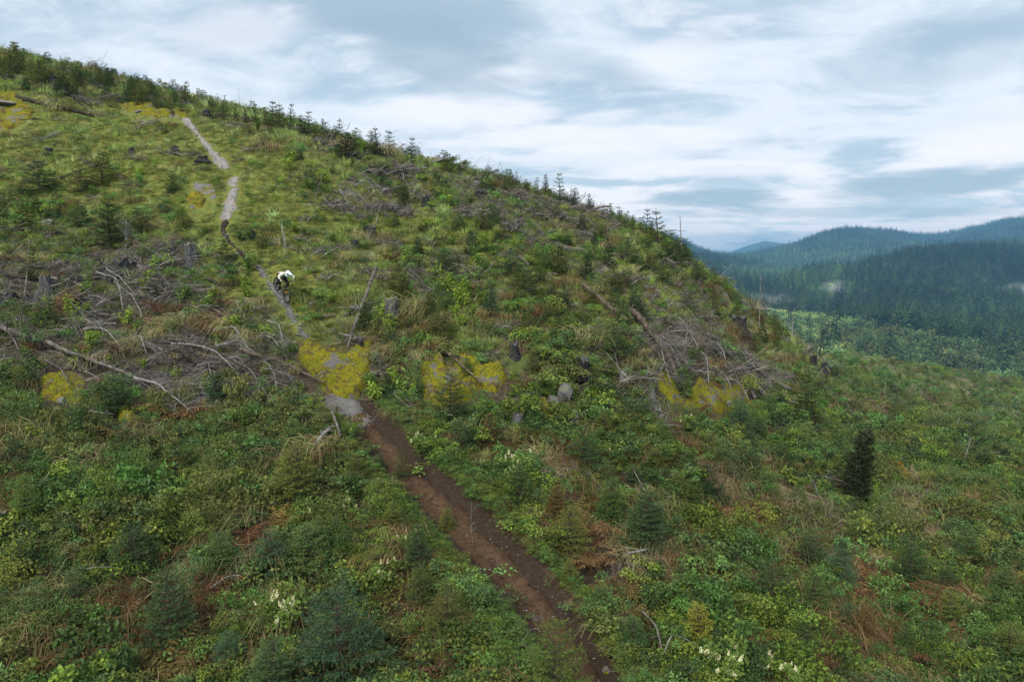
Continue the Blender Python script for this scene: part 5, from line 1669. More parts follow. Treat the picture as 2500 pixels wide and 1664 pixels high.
def sample(n, d0, d1, ex, rng, umin=-0.86, umax=0.86):
    """points spread over the slope, thinner with distance"""
    q = rng.random(n); k = 2 - ex
    d = (d0 ** k + q * (d1 ** k - d0 ** k)) ** (1 / k)
    u = rng.uniform(umin, umax, n)
    x = u * d; y = d
    z = H(x, y)
    # leave out what the crest hides by more than a few metres
    dd = DS[None, :]
    ui = np.clip(((u - U0) / UST).astype(int), 0, len(US) - 1)
    cm = np.maximum.accumulate(ZG / DS[None], axis=1)
    di = np.clip(((np.log(d) - LD0) / LDS).astype(int), 0, len(DS) - 1)
    vis = (cm[ui, di] - z / d) * d < 2.5
    x, y, z = x[vis], y[vis], z[vis]
    px, py = to_px(x, y, z)
    ok = trail_gap(x, y) > 0.05
    for P in OUTCROPS:
        for k_, c_ in ((0.0, 0.92), (0.5, 0.93), (1.0, 0.85), (1.5, 0.6)):
            ins = poly_inside([(a - 0.3 * k_ * np.sign(a), b - k_) for a, b in P], x, y)
            ok &= ~(ins & (rng.random(len(x)) < c_))
    return x[ok], y[ok], z[ok], px[ok], py[ok]


def weights(px, py, x, y):
    hi = np.clip((950 - py) / 250, 0, 1)
    w = np.stack([gsum(px, py, Z_GRASS) + 0.28 + 0.35 * hi, gsum(px, py, Z_SHRUB) + 0.34, gsum(px, py, Z_BRUSH) * (1 - 0.75 * hi) + 0.10 - 0.05 * hi, gsum(px, py, Z_TWIG) * 2.2 + 0.09], 0)
    nz = np.stack([fbm(x / 1.7 + 31 * k, y / 1.7 - 13 * k, 3) for k in range(4)], 0)
    w = w * np.exp((nz - 0.5) * 7)
    return w / w.sum(0)


CLEAR = []
for t in THINGS:
    q_ = t['o'].matrix_basis.translation
    r_ = {'tree': 0.42, 'fern': 0.62, 'plant': 0.30, 'shrub': 0.5, 'stump': 0.42, 'boulder': 0.45}.get(t['cat'])
    r_ = t['rad'] or r_
    if r_: CLEAR += [(q_[0], q_[1], r_), (q_[0] * (1 - 0.6 * r_ / q_[1]), q_[1] - 0.6 * r_, r_ * 0.9)]
for a_ in LOGLINES: CLEAR += [(q_[0], q_[1], 0.22) for q_ in a_[::2]]
for k_ in range(-4, 4): CLEAR.append((*(hit(690, 735)[:2] + np.array([0.5, -0.4]) * k_ * 0.6), 0.75))
_q = hit(2082, 1246)
for k_ in range(6): CLEAR.append((_q[0] - 0.02 * k_, _q[1] - 0.4 * k_, 0.55))
CLEAR = np.array(CLEAR)
_cells = {}
for q_ in CLEAR: _cells.setdefault((int(q_[0] // 1), int(q_[1] // 1)), []).append(q_)


def crowded(x, y):
    out = np.zeros(len(x), bool)
    for i, (a_, b_) in enumerate(zip(x, y)):
        ca, cb = int(a_ // 1), int(b_ // 1)
        for da in (-1, 0, 1):
            for db in (-1, 0, 1):
                for q_ in _cells.get((ca + da, cb + db), ()):
                    if (a_ - q_[0]) ** 2 + (b_ - q_[1]) ** 2 < q_[2] ** 2:
                        out[i] = True
    return out


def mixc(cols, rng, n, fac=None):
    cols = np.array(cols)
    k = rng.integers(0, len(cols), n) if fac is None else np.clip((fac * len(cols)).astype(int), 0, len(cols) - 1)
    c = cols[k]
    return c * rng.uniform(0.55, 1.45, (n, 1)) * rng.uniform(0.92, 1.08, (n, 3))


rg = np.random.default_rng(99)
x, y, z, px, py = sample(112000, 9.0, 215, 1.75, rg)
w = weights(px, py, x, y)
r = rg.random(len(x)); cs = np.cumsum(w, 0)
kind = (r[None] > cs).sum(0)
moss = gsum(px, py, Z_MOSS)
keep = (fbm(x / 0.8 + 50, y / 0.8, 2) > 0.34) & (rg.random(len(x)) < np.interp(py, [700, 1000], [0.82, 1])) & (rg.random(len(x)) > np.clip(moss, 0, 1) * 0.55) & ~(crowded(x, y) & (rg.random(len(x)) < 0.85))
size = (np.maximum(y, 12) / 26) ** 0.30
patch = fbm(x / 3.1 + 5, y / 3.1, 3)
patch = np.clip((patch - 0.3) / 0.4, 0, 0.999)
spec = np.clip((fbm(x / 2.3 + 71, y / 2.3 + 12, 3) - 0.28) / 0.44, 0, 0.999)
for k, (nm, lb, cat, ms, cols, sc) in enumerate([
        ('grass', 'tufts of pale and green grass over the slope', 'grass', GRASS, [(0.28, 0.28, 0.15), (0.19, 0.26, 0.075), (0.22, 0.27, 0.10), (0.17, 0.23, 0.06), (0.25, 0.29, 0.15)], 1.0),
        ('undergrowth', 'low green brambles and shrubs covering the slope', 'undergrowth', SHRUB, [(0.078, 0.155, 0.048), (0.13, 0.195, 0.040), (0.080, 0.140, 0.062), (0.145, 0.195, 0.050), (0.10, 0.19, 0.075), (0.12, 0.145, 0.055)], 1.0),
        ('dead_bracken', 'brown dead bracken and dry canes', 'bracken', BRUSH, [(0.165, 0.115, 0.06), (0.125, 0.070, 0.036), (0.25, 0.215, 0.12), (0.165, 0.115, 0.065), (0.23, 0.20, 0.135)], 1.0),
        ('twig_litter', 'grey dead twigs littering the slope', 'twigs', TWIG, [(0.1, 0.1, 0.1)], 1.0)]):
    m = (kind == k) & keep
    n = int(m.sum())
    P = np.stack([x[m], y[m], z[m] - 0.02], 1)
    rot = np.stack([rg.normal(0, .14, n), rg.normal(0, .14, n), rg.uniform(0, 6.283, n)], 1)
    s = size[m] * np.clip(rg.lognormal(-0.08, 0.36, n), 0.4, 2.1) * sc
    if k == 1:
        s *= np.interp(py[m], [250, 700, 1000, 1664], [0.55, 0.66, 0.95, 1.0])
    if k == 3: s *= np.interp(y[m], [14, 32], [0.5, 0.9])
    gap = trail_gap(x[m], y[m])
    s = np.minimum(s, np.maximum(0.12, (gap - 0.02) / (0.25, 0.48, 0.55, 0.75)[k]))
    hgt = s * rg.uniform(.75, 1.25, n) * np.interp(gap, [0.2, 1.6], [0.6, 1.0])
    scl = np.stack([s, s, hgt], 1)
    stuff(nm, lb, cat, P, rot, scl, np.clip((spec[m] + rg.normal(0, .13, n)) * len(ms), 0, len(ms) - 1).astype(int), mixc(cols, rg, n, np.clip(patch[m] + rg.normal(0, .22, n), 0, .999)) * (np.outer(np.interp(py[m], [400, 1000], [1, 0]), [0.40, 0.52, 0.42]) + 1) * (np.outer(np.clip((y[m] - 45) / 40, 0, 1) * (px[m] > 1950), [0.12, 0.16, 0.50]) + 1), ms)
# short moss-level grass in the mossy lawn, and a denser near layer of brambles
x, y, z, px, py = sample(120000, 24, 80, 1.3, rg)
m = rg.random(len(x)) < np.clip(gsum(px, py, Z_GRASS) * 0.6 + gsum(px, py, Z_MOSS) * 0.75, 0, 1)
x, y, z = x[m], y[m], z[m]; n = len(x)
s = rg.uniform(.3, .75, n)
stuff('short_grass', 'short mossy grass on the upper slope', 'grass', np.stack([x, y, z - .02], 1), np.stack([rg.normal(0, .2, n), rg.normal(0, .2, n), rg.uniform(0, 6.28, n)], 1), np.stack([s * 1.3, s * 1.3, s * .8], 1),
      rg.integers(0, 3, n), mixc([(0.20, 0.27, 0.06), (0.27, 0.27, 0.12), (0.22, 0.23, 0.06), (0.17, 0.215, 0.07)], rg, n), GRASS)

# the many young conifers too small to pick out one by one
M['needle_i'] = foliage_mat('young_conifer_needles', True, 0.35, 0.22, 0.15)
SMALL = []
for cm, tm in CON_MID + CON_SKY[3:6:2]:
    k = cm.copy(); k.materials.clear(); k.materials.append(M['needle_i']); SMALL.append(k)
x, y, z, px, py = sample(5200, 22, 210, 1.2, rg)
zc = gsum(px, py, [(1.6, 150, 200, 170, 40), (1.2, 380, 250, 120, 30), (1.2, 2250, 930, 300, 50), (1.0, 1300, 560, 450, 150), (1.0, 1600, 720, 250, 150), (0.9, 900, 430, 200, 70), (0.8, 2200, 1100, 350, 150), (0.7, 1700, 1150, 300, 120), (0.8, 150, 540, 250, 70), (0.6, 2250, 950, 300, 60), (0.5, 1100, 680, 200, 80), (0.5, 2100, 1300, 300, 150)]) + 0.06
m = (rg.random(len(x)) < zc * 0.75 * (1 - np.clip(gsum(px, py, Z_MOSS), 0, 1))) & ~crowded(x, y)
x, y, z = x[m], y[m], z[m]; n = len(x); s = rg.uniform(.30, .82, n)
stuff('small_conifers', 'many small dark young conifers dotted over the slope', 'young trees', np.stack([x, y, z - .03], 1), np.stack([rg.normal(0, .05, n), rg.normal(0, .05, n), rg.uniform(0, 6.28, n)], 1),
      np.stack([s * rg.uniform(1.0, 1.5, n), s * 1.25, s], 1), rg.integers(0, len(SMALL), n), mixc([(0.06, 0.10, 0.04), (0.10, 0.125, 0.034), (0.045, 0.08, 0.035), (0.08, 0.13, 0.04)], rg, n), SMALL)

# low green rim along the dirt trail
q = L_DIRT[rg.integers(0, len(L_DIRT), 2600)]
i = rg.integers(0, len(L_DIRT) - 1, 2600)
q = L_DIRT[i]; tn = norm(L_DIRT[i + 1, :2] - L_DIRT[i, :2])
nr = np.stack([-tn[:, 1], tn[:, 0]], 1)
sg = np.where(rg.random(2600) < 0.62, 1, -1)
s = rg.uniform(.22, .5, 2600)
off = q[:, 3] * 0.5 + s * 0.42 + np.abs(rg.normal(0, .30, 2600)) + np.where(sg > 0, .10, .02)
xy = q[:, :2] + nr * (sg * off)[:, None]
n = len(xy)
stuff('trailside_greenery', 'low bright green plants lining the dirt trail', 'undergrowth', np.stack([xy[:, 0], xy[:, 1], H(xy[:, 0], xy[:, 1]) - .02], 1), np.stack([rg.normal(0, .15, n), rg.normal(0, .15, n), rg.uniform(0, 6.28, n)], 1),
      np.stack([s, s, s], 1), rg.integers(0, 4, n), mixc([(0.095, 0.20, 0.06), (0.09, 0.165, 0.06), (0.13, 0.20, 0.05), (0.12, 0.14, 0.055)], rg, n), SHRUB)


# loose stones on the trail
def pebbles():
    c = MB()
    rng = np.random.default_rng(8)
    for L, cnt in ((L_DIRT, 520), (L_GRAV, 130), (L_UP[2], 260), (L_UP[0], 160), (L_UP[1], 60), (L_UP[3], 60), (L_DARK, 80)):
        for _ in range(cnt):
            P = L[rng.integers(0, len(L))]
            a = rng.uniform(-.5, .5) * P[3]; b = rng.uniform(-.2, .2)
            x_ = P[0] + a * .8; y_ = P[1] + b + a * .3
            s = rng.uniform(.006, .020) * (2.2 if rng.random() < .12 else 1) * (2.6 if L is not L_DIRT else 1)
            o = np.array([[1, 0, 0], [-1, 0, 0], [0, 1, 0], [0, -1, 0], [0, 0, .8], [0, 0, -.8]]) * s * rng.uniform(.6, 1.4, (6, 1))
            c.add(o + [x_, y_, float(H(x_, y_)) + .07], [(0, 2, 4), (2, 1, 4), (1, 3, 4), (3, 0, 4), (2, 0, 5), (1, 2, 5), (3, 1, 5), (0, 3, 5)])
    tag(obj('pebbles', c.mesh('pebbles', [M['rock_bare']])), 'small loose stones strewn on the trail', 'stones', kind='stuff')


pebbles()


# ---- far woods
def far_conifer(rng, H_=24, R=3.6, n=110):
    c = MB()
    z = rng.random(n) ** 0.8
    a = rng.uniform(0, 6.28, n)
    rr = R * (1 - z) ** 0.85 * rng.uniform(0.15, 0.75, n)
    C = np.stack([np.cos(a) * rr, np.sin(a) * rr, H_ * (0.06 + .92 * z)], 1)
    D = np.stack([np.cos(a), np.sin(a), -0.35 + 0.5 * z], 1)
    L = (R * 0.75 * (1 - z) ** 0.7 + 0.5) * rng.uniform(.8, 1.3, n)
    c.kites(C, D, np.tile([0, 0, 1.], (n, 1)) + rng.normal(0, .35, (n, 3)), L, L * rng.uniform(.5, .9, n), 0, .1)
    c.tube([[0, 0, -2], [0, 0, H_ * .6], [0, 0, H_]], [.35, .2, .05], 4, 0, False)
    return c.mesh('foliage', [M['far_i']])


def far_broad(rng, H_=15, R=5, n=420):
    c = MB()
    cen = np.stack([rng.normal(0, R * .42, 8), rng.normal(0, R * .42, 8), rng.uniform(.45, .85, 8) * H_], 1)
    k = rng.integers(0, 8, n)
    d = norm(rng.normal(0, 1, (n, 3)))
    C = cen[k] + d * R * rng.uniform(.25, .55, (n, 1))
    c.kites(C, d + rng.normal(0, .5, (n, 3)), np.tile([0, 0, 1.], (n, 1)) + d, rng.uniform(.5, 1.3, n), rng.uniform(.45, .95, n), 0, .1)
    c.tube([[0, 0, -2], [0, 0, H_ * .5], [0, 0, H_ * .8]], [.3, .2, .08], 4, 0, False)
    return c.mesh('foliage', [M['far_i']])


FC = [far_conifer(rp), far_conifer(rp, 28, 3.8), far_conifer(rp, 20, 3.4, 100)]
FBm = [far_broad(rp), far_broad(rp, 13, 5.5), far_broad(rp, 17, 4.5)]
rf = np.random.default_rng(44)
n = 120000
d = np.sqrt(rf.uniform(400 ** 2, 3500 ** 2, n)); d = np.where(rf.random(n) < 0.42, rf.uniform(400, 1500, n), d)
u = rf.uniform(0.14, 0.80, n)
x = u * d; z = HF(x, d)
cmax = np.maximum.accumulate(ZF / DS2[None], axis=1)
ui = np.clip(((u - US2[0]) / (US2[1] - US2[0])).astype(int), 0, len(US2) - 1)
di = np.clip(((np.log(d) - math.log(300)) / math.log(DS2[1] / DS2[0])).astype(int), 0, len(DS2) - 1)
vis = (cmax[ui, di] - z / d) * d < 30
px, py = to_px(x, d, z)
clear = gsum(px, py, [(1.0, 2195, 605, 60, 16), (0.9, 2440, 572, 80, 12), (0.8, 2380, 600, 60, 10)])
young = gsum(px, py, [(1.0, 2050, 640, 160, 30), (.7, 1850, 690, 120, 40)])
vis &= rf.random(n) > clear * 0.95
x, d, z, px, py, young = x[vis], d[vis], z[vis], px[vis], py[vis], young[vis]
n = len(x)
pat = fbm(x / 90, d / 90, 4)
line = np.interp(px, [1640, 1900, 2050, 2200, 2350, 2500], [790, 795, 815, 850, 845, 850])
pat2 = fbm(x / 38 + 9, d / 38, 3)
pb = np.clip((py - line) / 45 + (pat - 0.5) * 5 + (pat2 - .5) * 3 + 0.05, 0, .92) * (py > line - 75) + np.clip((pat2 - 0.53) * 7, 0, .85) * (py > 655) * (pat > .47)
broad = rf.random(n) < pb
for nm, lb, m, ms, cols in (('far_conifer_wood', 'dense conifer forest covering the hills across the valley', ~broad, FC, [(0.034, 0.070, 0.030), (0.050, 0.092, 0.036), (0.020, 0.042, 0.022), (0.075, 0.115, 0.045)]),
                            ('far_broadleaf_wood', 'light green broadleaf wood on the valley floor', broad, FBm, [(0.11, 0.19, 0.085), (0.13, 0.20, 0.085), (0.085, 0.15, 0.065), (0.17, 0.20, 0.07)])):
    k = int(m.sum())
    s = rf.uniform(.55, 1.40, k) * np.interp(d[m], [1330, 1500, 2300, 3000], [1, .68, .68, .85]) * np.where(young[m] > 0.4, 0.55, 1.0) * (0.9 + 0.25 * pat[m])
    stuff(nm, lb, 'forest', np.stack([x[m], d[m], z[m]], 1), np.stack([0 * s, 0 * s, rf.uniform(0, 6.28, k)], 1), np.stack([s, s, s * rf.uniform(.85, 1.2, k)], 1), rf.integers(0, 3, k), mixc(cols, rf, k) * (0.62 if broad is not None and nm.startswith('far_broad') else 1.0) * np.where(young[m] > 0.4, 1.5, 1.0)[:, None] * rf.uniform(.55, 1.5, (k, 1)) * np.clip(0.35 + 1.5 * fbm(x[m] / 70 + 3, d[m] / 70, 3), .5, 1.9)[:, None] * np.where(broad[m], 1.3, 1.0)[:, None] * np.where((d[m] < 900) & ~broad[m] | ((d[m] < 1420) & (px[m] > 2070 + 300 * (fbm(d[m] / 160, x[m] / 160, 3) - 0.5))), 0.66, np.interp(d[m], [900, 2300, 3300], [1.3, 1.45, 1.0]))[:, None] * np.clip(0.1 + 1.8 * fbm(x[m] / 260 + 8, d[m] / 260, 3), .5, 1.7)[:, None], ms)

# trees that stand out on the far ridge
FT = [(2010, 596), (1985, 598), (2145, 566), (2160, 562), (2175, 562), (2188, 562), (2120, 568), (2465, 548), (2452, 551), (2420, 556), (2372, 566), (2495, 543), (1685, 588), (1690, 588)]
fm = far_conifer(rp, 26, 3.2, 120)
fm_o = fm.copy(); fm_o.materials.clear(); fm_o.materials.append(M['needle_o'])
for (px_, py_) in FT:
    u_, v_ = ray(px_, py_)
    dd = np.exp(np.linspace(math.log(1500), math.log(3900), 500))
    vv = HF(u_ * dd, dd) / dd
    k = int(np.argmax(vv)); yy = dd[k]
    o = empty('far_conifer', (u_ * yy, yy, float(HF(u_ * yy, yy)) - 1), (0, 0, rp.uniform(0, 6)), rp.uniform(1.1, 1.7))
    c = obj('crown', fm_o, o); c.color = (0.018, 0.036, 0.02, 1)
    reg(o, 'tall conifer', 'dark', 'tree', 'tall conifers on the far ridge', (u_ * yy, yy, float(HF(u_ * yy, yy))))

# road on the lower right hill
rd = [(2425, 981), (2460, 982), (2500, 982), (2560, 984), (2640, 988)]
P = densify(polyline3([(a, b, 7) for a, b in rd]), 1.0)
P[:, 3] = 2.6
trail('gravel_road', P, M['slab'], 'short pale stretch of gravel road at the right edge', 4, 0.35, 0.05)


# mist puffs over the far forest
def mist(px, py, dist, wx, wz, dens, label, seed):
    u_, v_ = ray(px, py)
    dd_ = np.exp(np.linspace(math.log(310), math.log(4000), 900))
    dist = float(dd_[np.argmax(HF(u_ * dd_, dd_) / dd_ >= v_)]) * 0.84
    loc = (u_ * dist, dist, v_ * dist)
    bm = bmesh.new(); bmesh.ops.create_icosphere(bm, subdivisions=3, radius=1)
    me = bpy.data.meshes.new('mist'); bm.to_mesh(me); bm.free()
    m, T = new_mat('mist')
    tc = T.node('ShaderNodeTexCoord').outputs['Object']
    ln = T.node('ShaderNodeVectorMath', operation='LENGTH'); T.put(ln.inputs[0], tc)
    nz = T.noise(T.node('ShaderNodeMapping', ins={0: tc, 'Location': (seed, 0, 0)}).outputs[0], 1.8, 4, .6)
    f = T.math('MULTIPLY', T.ramp(T.math('ADD', ln.outputs['Value'], T.math('MULTIPLY', T.math('SUBTRACT', nz, .5), 1.7)), 0.95, 0.1), dens)
    pv = T.node('ShaderNodeVolumePrincipled'); T.put(pv.inputs['Density'], f)
    pv.inputs['Color'].default_value = (.95, .97, 1, 1)
    o_ = T.node('ShaderNodeOutputMaterial'); T.put(o_.inputs['Volume'], pv.outputs[0])
    me.materials.append(m)
    o = obj('mist', me, None, loc)
    o.scale = (wx * dist / FPX, wx * dist / FPX, wz * dist / FPX)
    tag(o, label, 'mist', kind='stuff')


mist(2040, 704, 1150, 42, 24, 0.028, 'small white puff of mist over the middle of the far forest', 1.3)
mist(1885, 735, 950, 70, 26, 0.014, 'thin mist lying low beside the crest', 4.7)
mist(2210, 850, 640, 80, 34, 0.014, 'wisp of mist over the dark wood edge', 8.8)
mist(2490, 706, 1150, 60, 22, 0.018, 'mist bank at the right edge over the forest', 12.1)

# ------------------------------------------------------------------ bicycle and rider
M['black'] = plain_mat('black_paint', (0.012, 0.012, 0.014), 0.4)
M['rubber'] = plain_mat('tyre_rubber', (0.010, 0.010, 0.010), 0.85)
M['metal'] = plain_mat('grey_metal', (0.35, 0.36, 0.38), 0.35, 0.9)
M['orange'] = plain_mat('orange_decal', (0.75, 0.36, 0.02), 0.5)
M['jersey'] = plain_mat('cream_jersey', (0.74, 0.73, 0.62), 0.85, 0, 0.08, 0.15)
M['trouser'] = plain_mat('black_trousers', (0.010, 0.012, 0.013), 0.8, 0, 0.2, 0.2)
M['helmet'] = plain_mat('pale_blue_helmet', (0.66, 0.80, 0.86), 0.3, 0, 0.04)
M['goggle'] = plain_mat('dark_lens', (0.008, 0.03, 0.035), 0.1)
M['glove'] = plain_mat('cream_glove', (0.62, 0.60, 0.50), 0.8)
M['skin'] = plain_mat('skin', (0.45, 0.27, 0.19), 0.6)
M['shoe'] = plain_mat('dark_shoe', (0.015, 0.015, 0.016), 0.7)

pf = hit(697, 744)
hd = np.array([0.70, -0.714]); hd /= np.linalg.norm(hd)
pr = np.array([pf[0] - hd[0] * 1.05, pf[1] - hd[1] * 1.05, 0]); pr[2] = float(H(pr[0], pr[1]))
pf[2] += 0.14; pr[2] += 0.14
pit = max(math.atan2(pr[2] - pf[2], 1.05), D2R(30))
fwd = Vector((hd[0] * math.cos(pit), hd[1] * math.cos(pit), -math.sin(pit)))
left = Vector((-hd[1], hd[0], 0)).normalized()
upv = fwd.cross(left); upv.normalize()
RM = Matrix((fwd, left, upv)).transposed()
org = Vector(pf) - fwd * 1.22
MW = Matrix.Translation(org) @ RM.to_4x4()
bike = empty('mountain_bike', (0, 0, 0)); bike.matrix_world = MW
reg(bike, 'bicycle', '', 'bicycle', None, np.array(org), 'black mountain bike rolling nose-down on the narrow trail under the rider')


def torus(b, c, R, r, n=28, m=8, mi=0, steer=0.0):
    V = []; F = []
    for i in range(n):
        a = i / n * 6.2832
        for j in range(m):
            t = j / m * 6.2832
            q = R + r * math.cos(t)
            V.append((c[0] + q * math.cos(a), c[1] + r * math.sin(t), c[2] + q * math.sin(a)))
    for i in range(n):
        for j in range(m):
            F.append((i * m + j, ((i + 1) % n) * m + j, ((i + 1) % n) * m + (j + 1) % m, i * m + (j + 1) % m))
    b.add(V, F, mi)


def wheel(cx, parent):
    w = empty('wheel', (cx, 0, 0.37)); w.parent = parent
    b = MB(); torus(b, (0, 0, 0), 0.335, 0.034); obj('tyre', b.mesh('tyre', [M['rubber']], True), w)
    b = MB(); torus(b, (0, 0, 0), 0.305, 0.014, 28, 6); obj('rim', b.mesh('rim', [M['black']], True), w)
    b = MB()
    for k in range(28):
        a = k / 28 * 6.2832; s = (-1) ** k * .03
        b.tube([(0.02 * math.cos(a + .5), s, 0.02 * math.sin(a + .5)), (.3 * math.cos(a), 0, .3 * math.sin(a))], .0018, 3, 0, False)
    b.tube([(0, -.06, 0), (0, .06, 0)], .022, 8)
    obj('spokes', b.mesh('spokes', [M['metal']]), w)
    b = MB(); b.tube([(0, .045, 0), (0, .05, 0)], .095, 16); obj('brake_disc', b.mesh('brake_disc', [M['metal']]), w)
    return w


wheel(0, bike)
wheel(1.22, bike)
BBp, HT, HB, ST = (0.44, 0, 0.35), (0.90, 0, 0.98), (0.945, 0, 0.87), (0.30, 0, 0.72)
b = MB()
b.tube([BBp, (0.66, 0, 0.62), HB], [.03, .034, .034], 8); b.tube([ST, (0.6, 0, .86), HT], [.02, .024, .026], 8); b.tube([BBp, ST], .02, 8); b.tube([HB, HT], .036, 8)
for s in (-1, 1):
    b.tube([(0, s * .075, .37), (0.40, s * .045, .36)], .013, 6); b.tube([(0, s * .075, .37), (0.33, s * .03, .64)], .011, 6)
b.tube([(0.36, 0, .60), (0.58, 0, .66)], .028, 8)
obj('frame', b.mesh('frame', [M['black']], True), bike)
b = MB()
for s in (-1, 1):
    b.tube([(0.985, s * .065, .84), (1.10, s * .065, .61)], .018, 8); b.tube([(1.10, s * .065, .61), (1.22, s * .065, .37)], .024, 8)
b.tube([(1.0, -.08, .85), (1.0, .08, .85)], .022, 8); b.tube([(0.985, 0, .87), (0.9, 0, 1.02)], .018, 8)
fk = obj('fork', b.mesh('fork', [M['black']], True), bike)
b = MB()
for s in (-1, 1):
    b.tube([(1.125, s * .066, .585), (1.16, s * .066, .515)], .0275, 10)
obj('fork_decal', b.mesh('fork_decal', [M['orange']], True), fk)
b = MB(); b.tube([(0.90, 0, 1.02), (0.95, 0, 1.04)], .022, 8); b.tube([(.86, .39, 1.08), (.92, .2, 1.06), (.95, 0, 1.04), (.92, -.2, 1.06), (.86, -.39, 1.08)], .014, 8)
hb = obj('handlebar', b.mesh('handlebar', [M['black']], True), bike)
for s in (-1, 1):
    b = MB(); b.tube([(.885, s * .27, 1.073), (.858, s * .395, 1.082)], .018, 8); obj('grip', b.mesh('grip', [M['rubber']], True), hb)
    b = MB(); b.tube([(.90, s * .22, 1.065), (.96, s * .30, 1.04)], .006, 5); obj('brake_lever', b.mesh('brake_lever', [M['metal']]), hb)
b = MB(); b.tube([ST, (.27, 0, .80)], .015, 8); b.tube([(.12, 0, .815), (.2, 0, .815), (.28, 0, .82), (.38, 0, .80)], [.055, .07, .04, .02], 8)
obj('saddle', b.mesh('saddle', [M['rubber']], True), bike)
b = MB(); b.tube([(.44, -.07, .35), (.44, .07, .35)], .03, 10); b.tube([(.44, .08, .35), (.61, .09, .35)], .012, 6); b.tube([(.44, -.08, .35), (.27, -.09, .35)], .012, 6); b.tube([(.44, -.05, .35), (.44, -.044, .35)], .09, 18)
obj('crank', b.mesh('crank', [M['black']]), bike)
for (x_, s) in ((.61, 1), (.27, -1)):
    b = MB(); b.tube([(x_ - .05, s * .15, .35), (x_ + .05, s * .15, .35)], .022, 4); b.tube([(x_, s * .09, .35), (x_, s * .2, .35)], .01, 5)
    obj('pedal', b.mesh('pedal', [M['metal']]), bike)


# rider: one skinned body, clothes as thin shells over the same skeleton
def skinned(name, joints, edges, mat, root, parent, grow=0.0, sub=2):
    me = bpy.data.meshes.new(name)
    me.from_pydata([j[0] for j in joints], edges, [])
    o = obj(name, me, parent)
    o.modifiers.new('skin', 'SKIN')
    for i, (_, r) in enumerate(joints):
        sv = me.skin_vertices[0].data[i]
        sv.radius = (r[0] + grow, r[1] + grow) if isinstance(r, tuple) else (r + grow, r + grow)
        sv.use_root = (i == root)
    ss = o.modifiers.new('sub', 'SUBSURF'); ss.levels = sub; ss.render_levels = sub
    me.materials.append(mat)
    return o


rider = empty('person', (0, 0, 0)); rider.matrix_world = MW
reg(rider, 'person', '', 'person', None, np.array(org), 'cyclist in cream jersey, black trousers and pale blue full-face helmet riding down the trail')
PEL, SPN, CHE, NEK, HED = (.16, 0, 1.02), (.33, 0, 1.17), (.55, 0, 1.31), (.68, 0, 1.40), (.80, 0, 1.45)
J = [(PEL, .14), (SPN, .135), (CHE, (.155, .13)), (NEK, .062), (HED, .085)]
E = [(0, 1), (1, 2), (2, 3), (3, 4)]
ARM = []; LEG = []
for s in (1, -1):
    foot_x = .61 if s > 0 else .27
    hip = (.17, s * .10, .98); knee = (foot_x + .05 if s > 0 else .48, s * .24, .80 if s > 0 else .72); ank = (foot_x - .06, s * .16, .46); toe = (foot_x + .10, s * .17, .395)
    i = len(J)
    J += [(hip, .105), (tuple(np.add(hip, knee) * .5), .092), (knee, .066), (tuple(np.array(knee) * .55 + np.array(ank) * .45), .062), (ank, .042), (toe, .038)]
    E += [(0, i), (i, i + 1), (i + 1, i + 2), (i + 2, i + 3), (i + 3, i + 4), (i + 4, i + 5)]
    LEG.append((hip, knee, ank, toe))
    sh = (.58, s * .18, 1.33); elb = (.70, s * .43, 1.24); wr = (.835, s * .355, 1.135)
    i = len(J)
    J += [(sh, .068), (tuple(np.add(sh, elb) * .5), .054), (elb, .044), (tuple(np.add(elb, wr) * .5), .041), (wr, .029), ((.865, s * .345, 1.105), .034)]
    E += [(2, i), (i, i + 1), (i + 1, i + 2), (i + 2, i + 3), (i + 3, i + 4), (i + 4, i + 5)]
    ARM.append((sh, elb, wr))
skinned('body', J, E, M['skin'], 0, rider)
JJ = [((.22, 0, 1.07), .155), (SPN, .15), (CHE, (.172, .148)), ((.645, 0, 1.375), .075)]
EE = [(0, 1), (1, 2), (2, 3)]
for s, (sh, elb, wr) in zip((1, -1), ARM):
    i = len(JJ)
    JJ += [(sh, .082), (tuple(np.add(sh, elb) * .5), .068), (elb, .060), (tuple(np.add(elb, wr) * .5), .054), (tuple(np.array(elb) * .06 + np.array(wr) * .94), .040)]
    EE += [(2, i), (i, i + 1), (i + 1, i + 2), (i + 2, i + 3), (i + 3, i + 4)]
skinned('jersey', JJ, EE, M['jersey'], 1, rider)
JJ = [((.15, 0, 1.01), .158), ((.26, 0, 1.10), .148)]
EE = [(0, 1)]
for (hip, knee, ank, toe) in LEG:
    i = len(JJ)
    JJ += [(hip, .118), (tuple(np.add(hip, knee) * .5), .106), (knee, .082), (tuple(np.array(knee) * .5 + np.array(ank) * .5), .074), (ank, .056)]
    EE += [(0, i), (i, i + 1), (i + 1, i + 2), (i + 2, i + 3), (i + 3, i + 4)]
skinned('trousers', JJ, EE, M['trouser'], 0, rider)
for (hip, knee, ank, toe) in LEG:
    a_ = np.array(ank); t_ = np.array(toe)
    skinned('shoe', [(tuple(a_ + [-.06, 0, -.035]), .045), (tuple(a_ * .5 + t_ * .5 + [0, 0, -.01]), .05), (tuple(t_ + [.01, 0, 0]), .042)], [(0, 1), (1, 2)], M['shoe'], 1, rider)
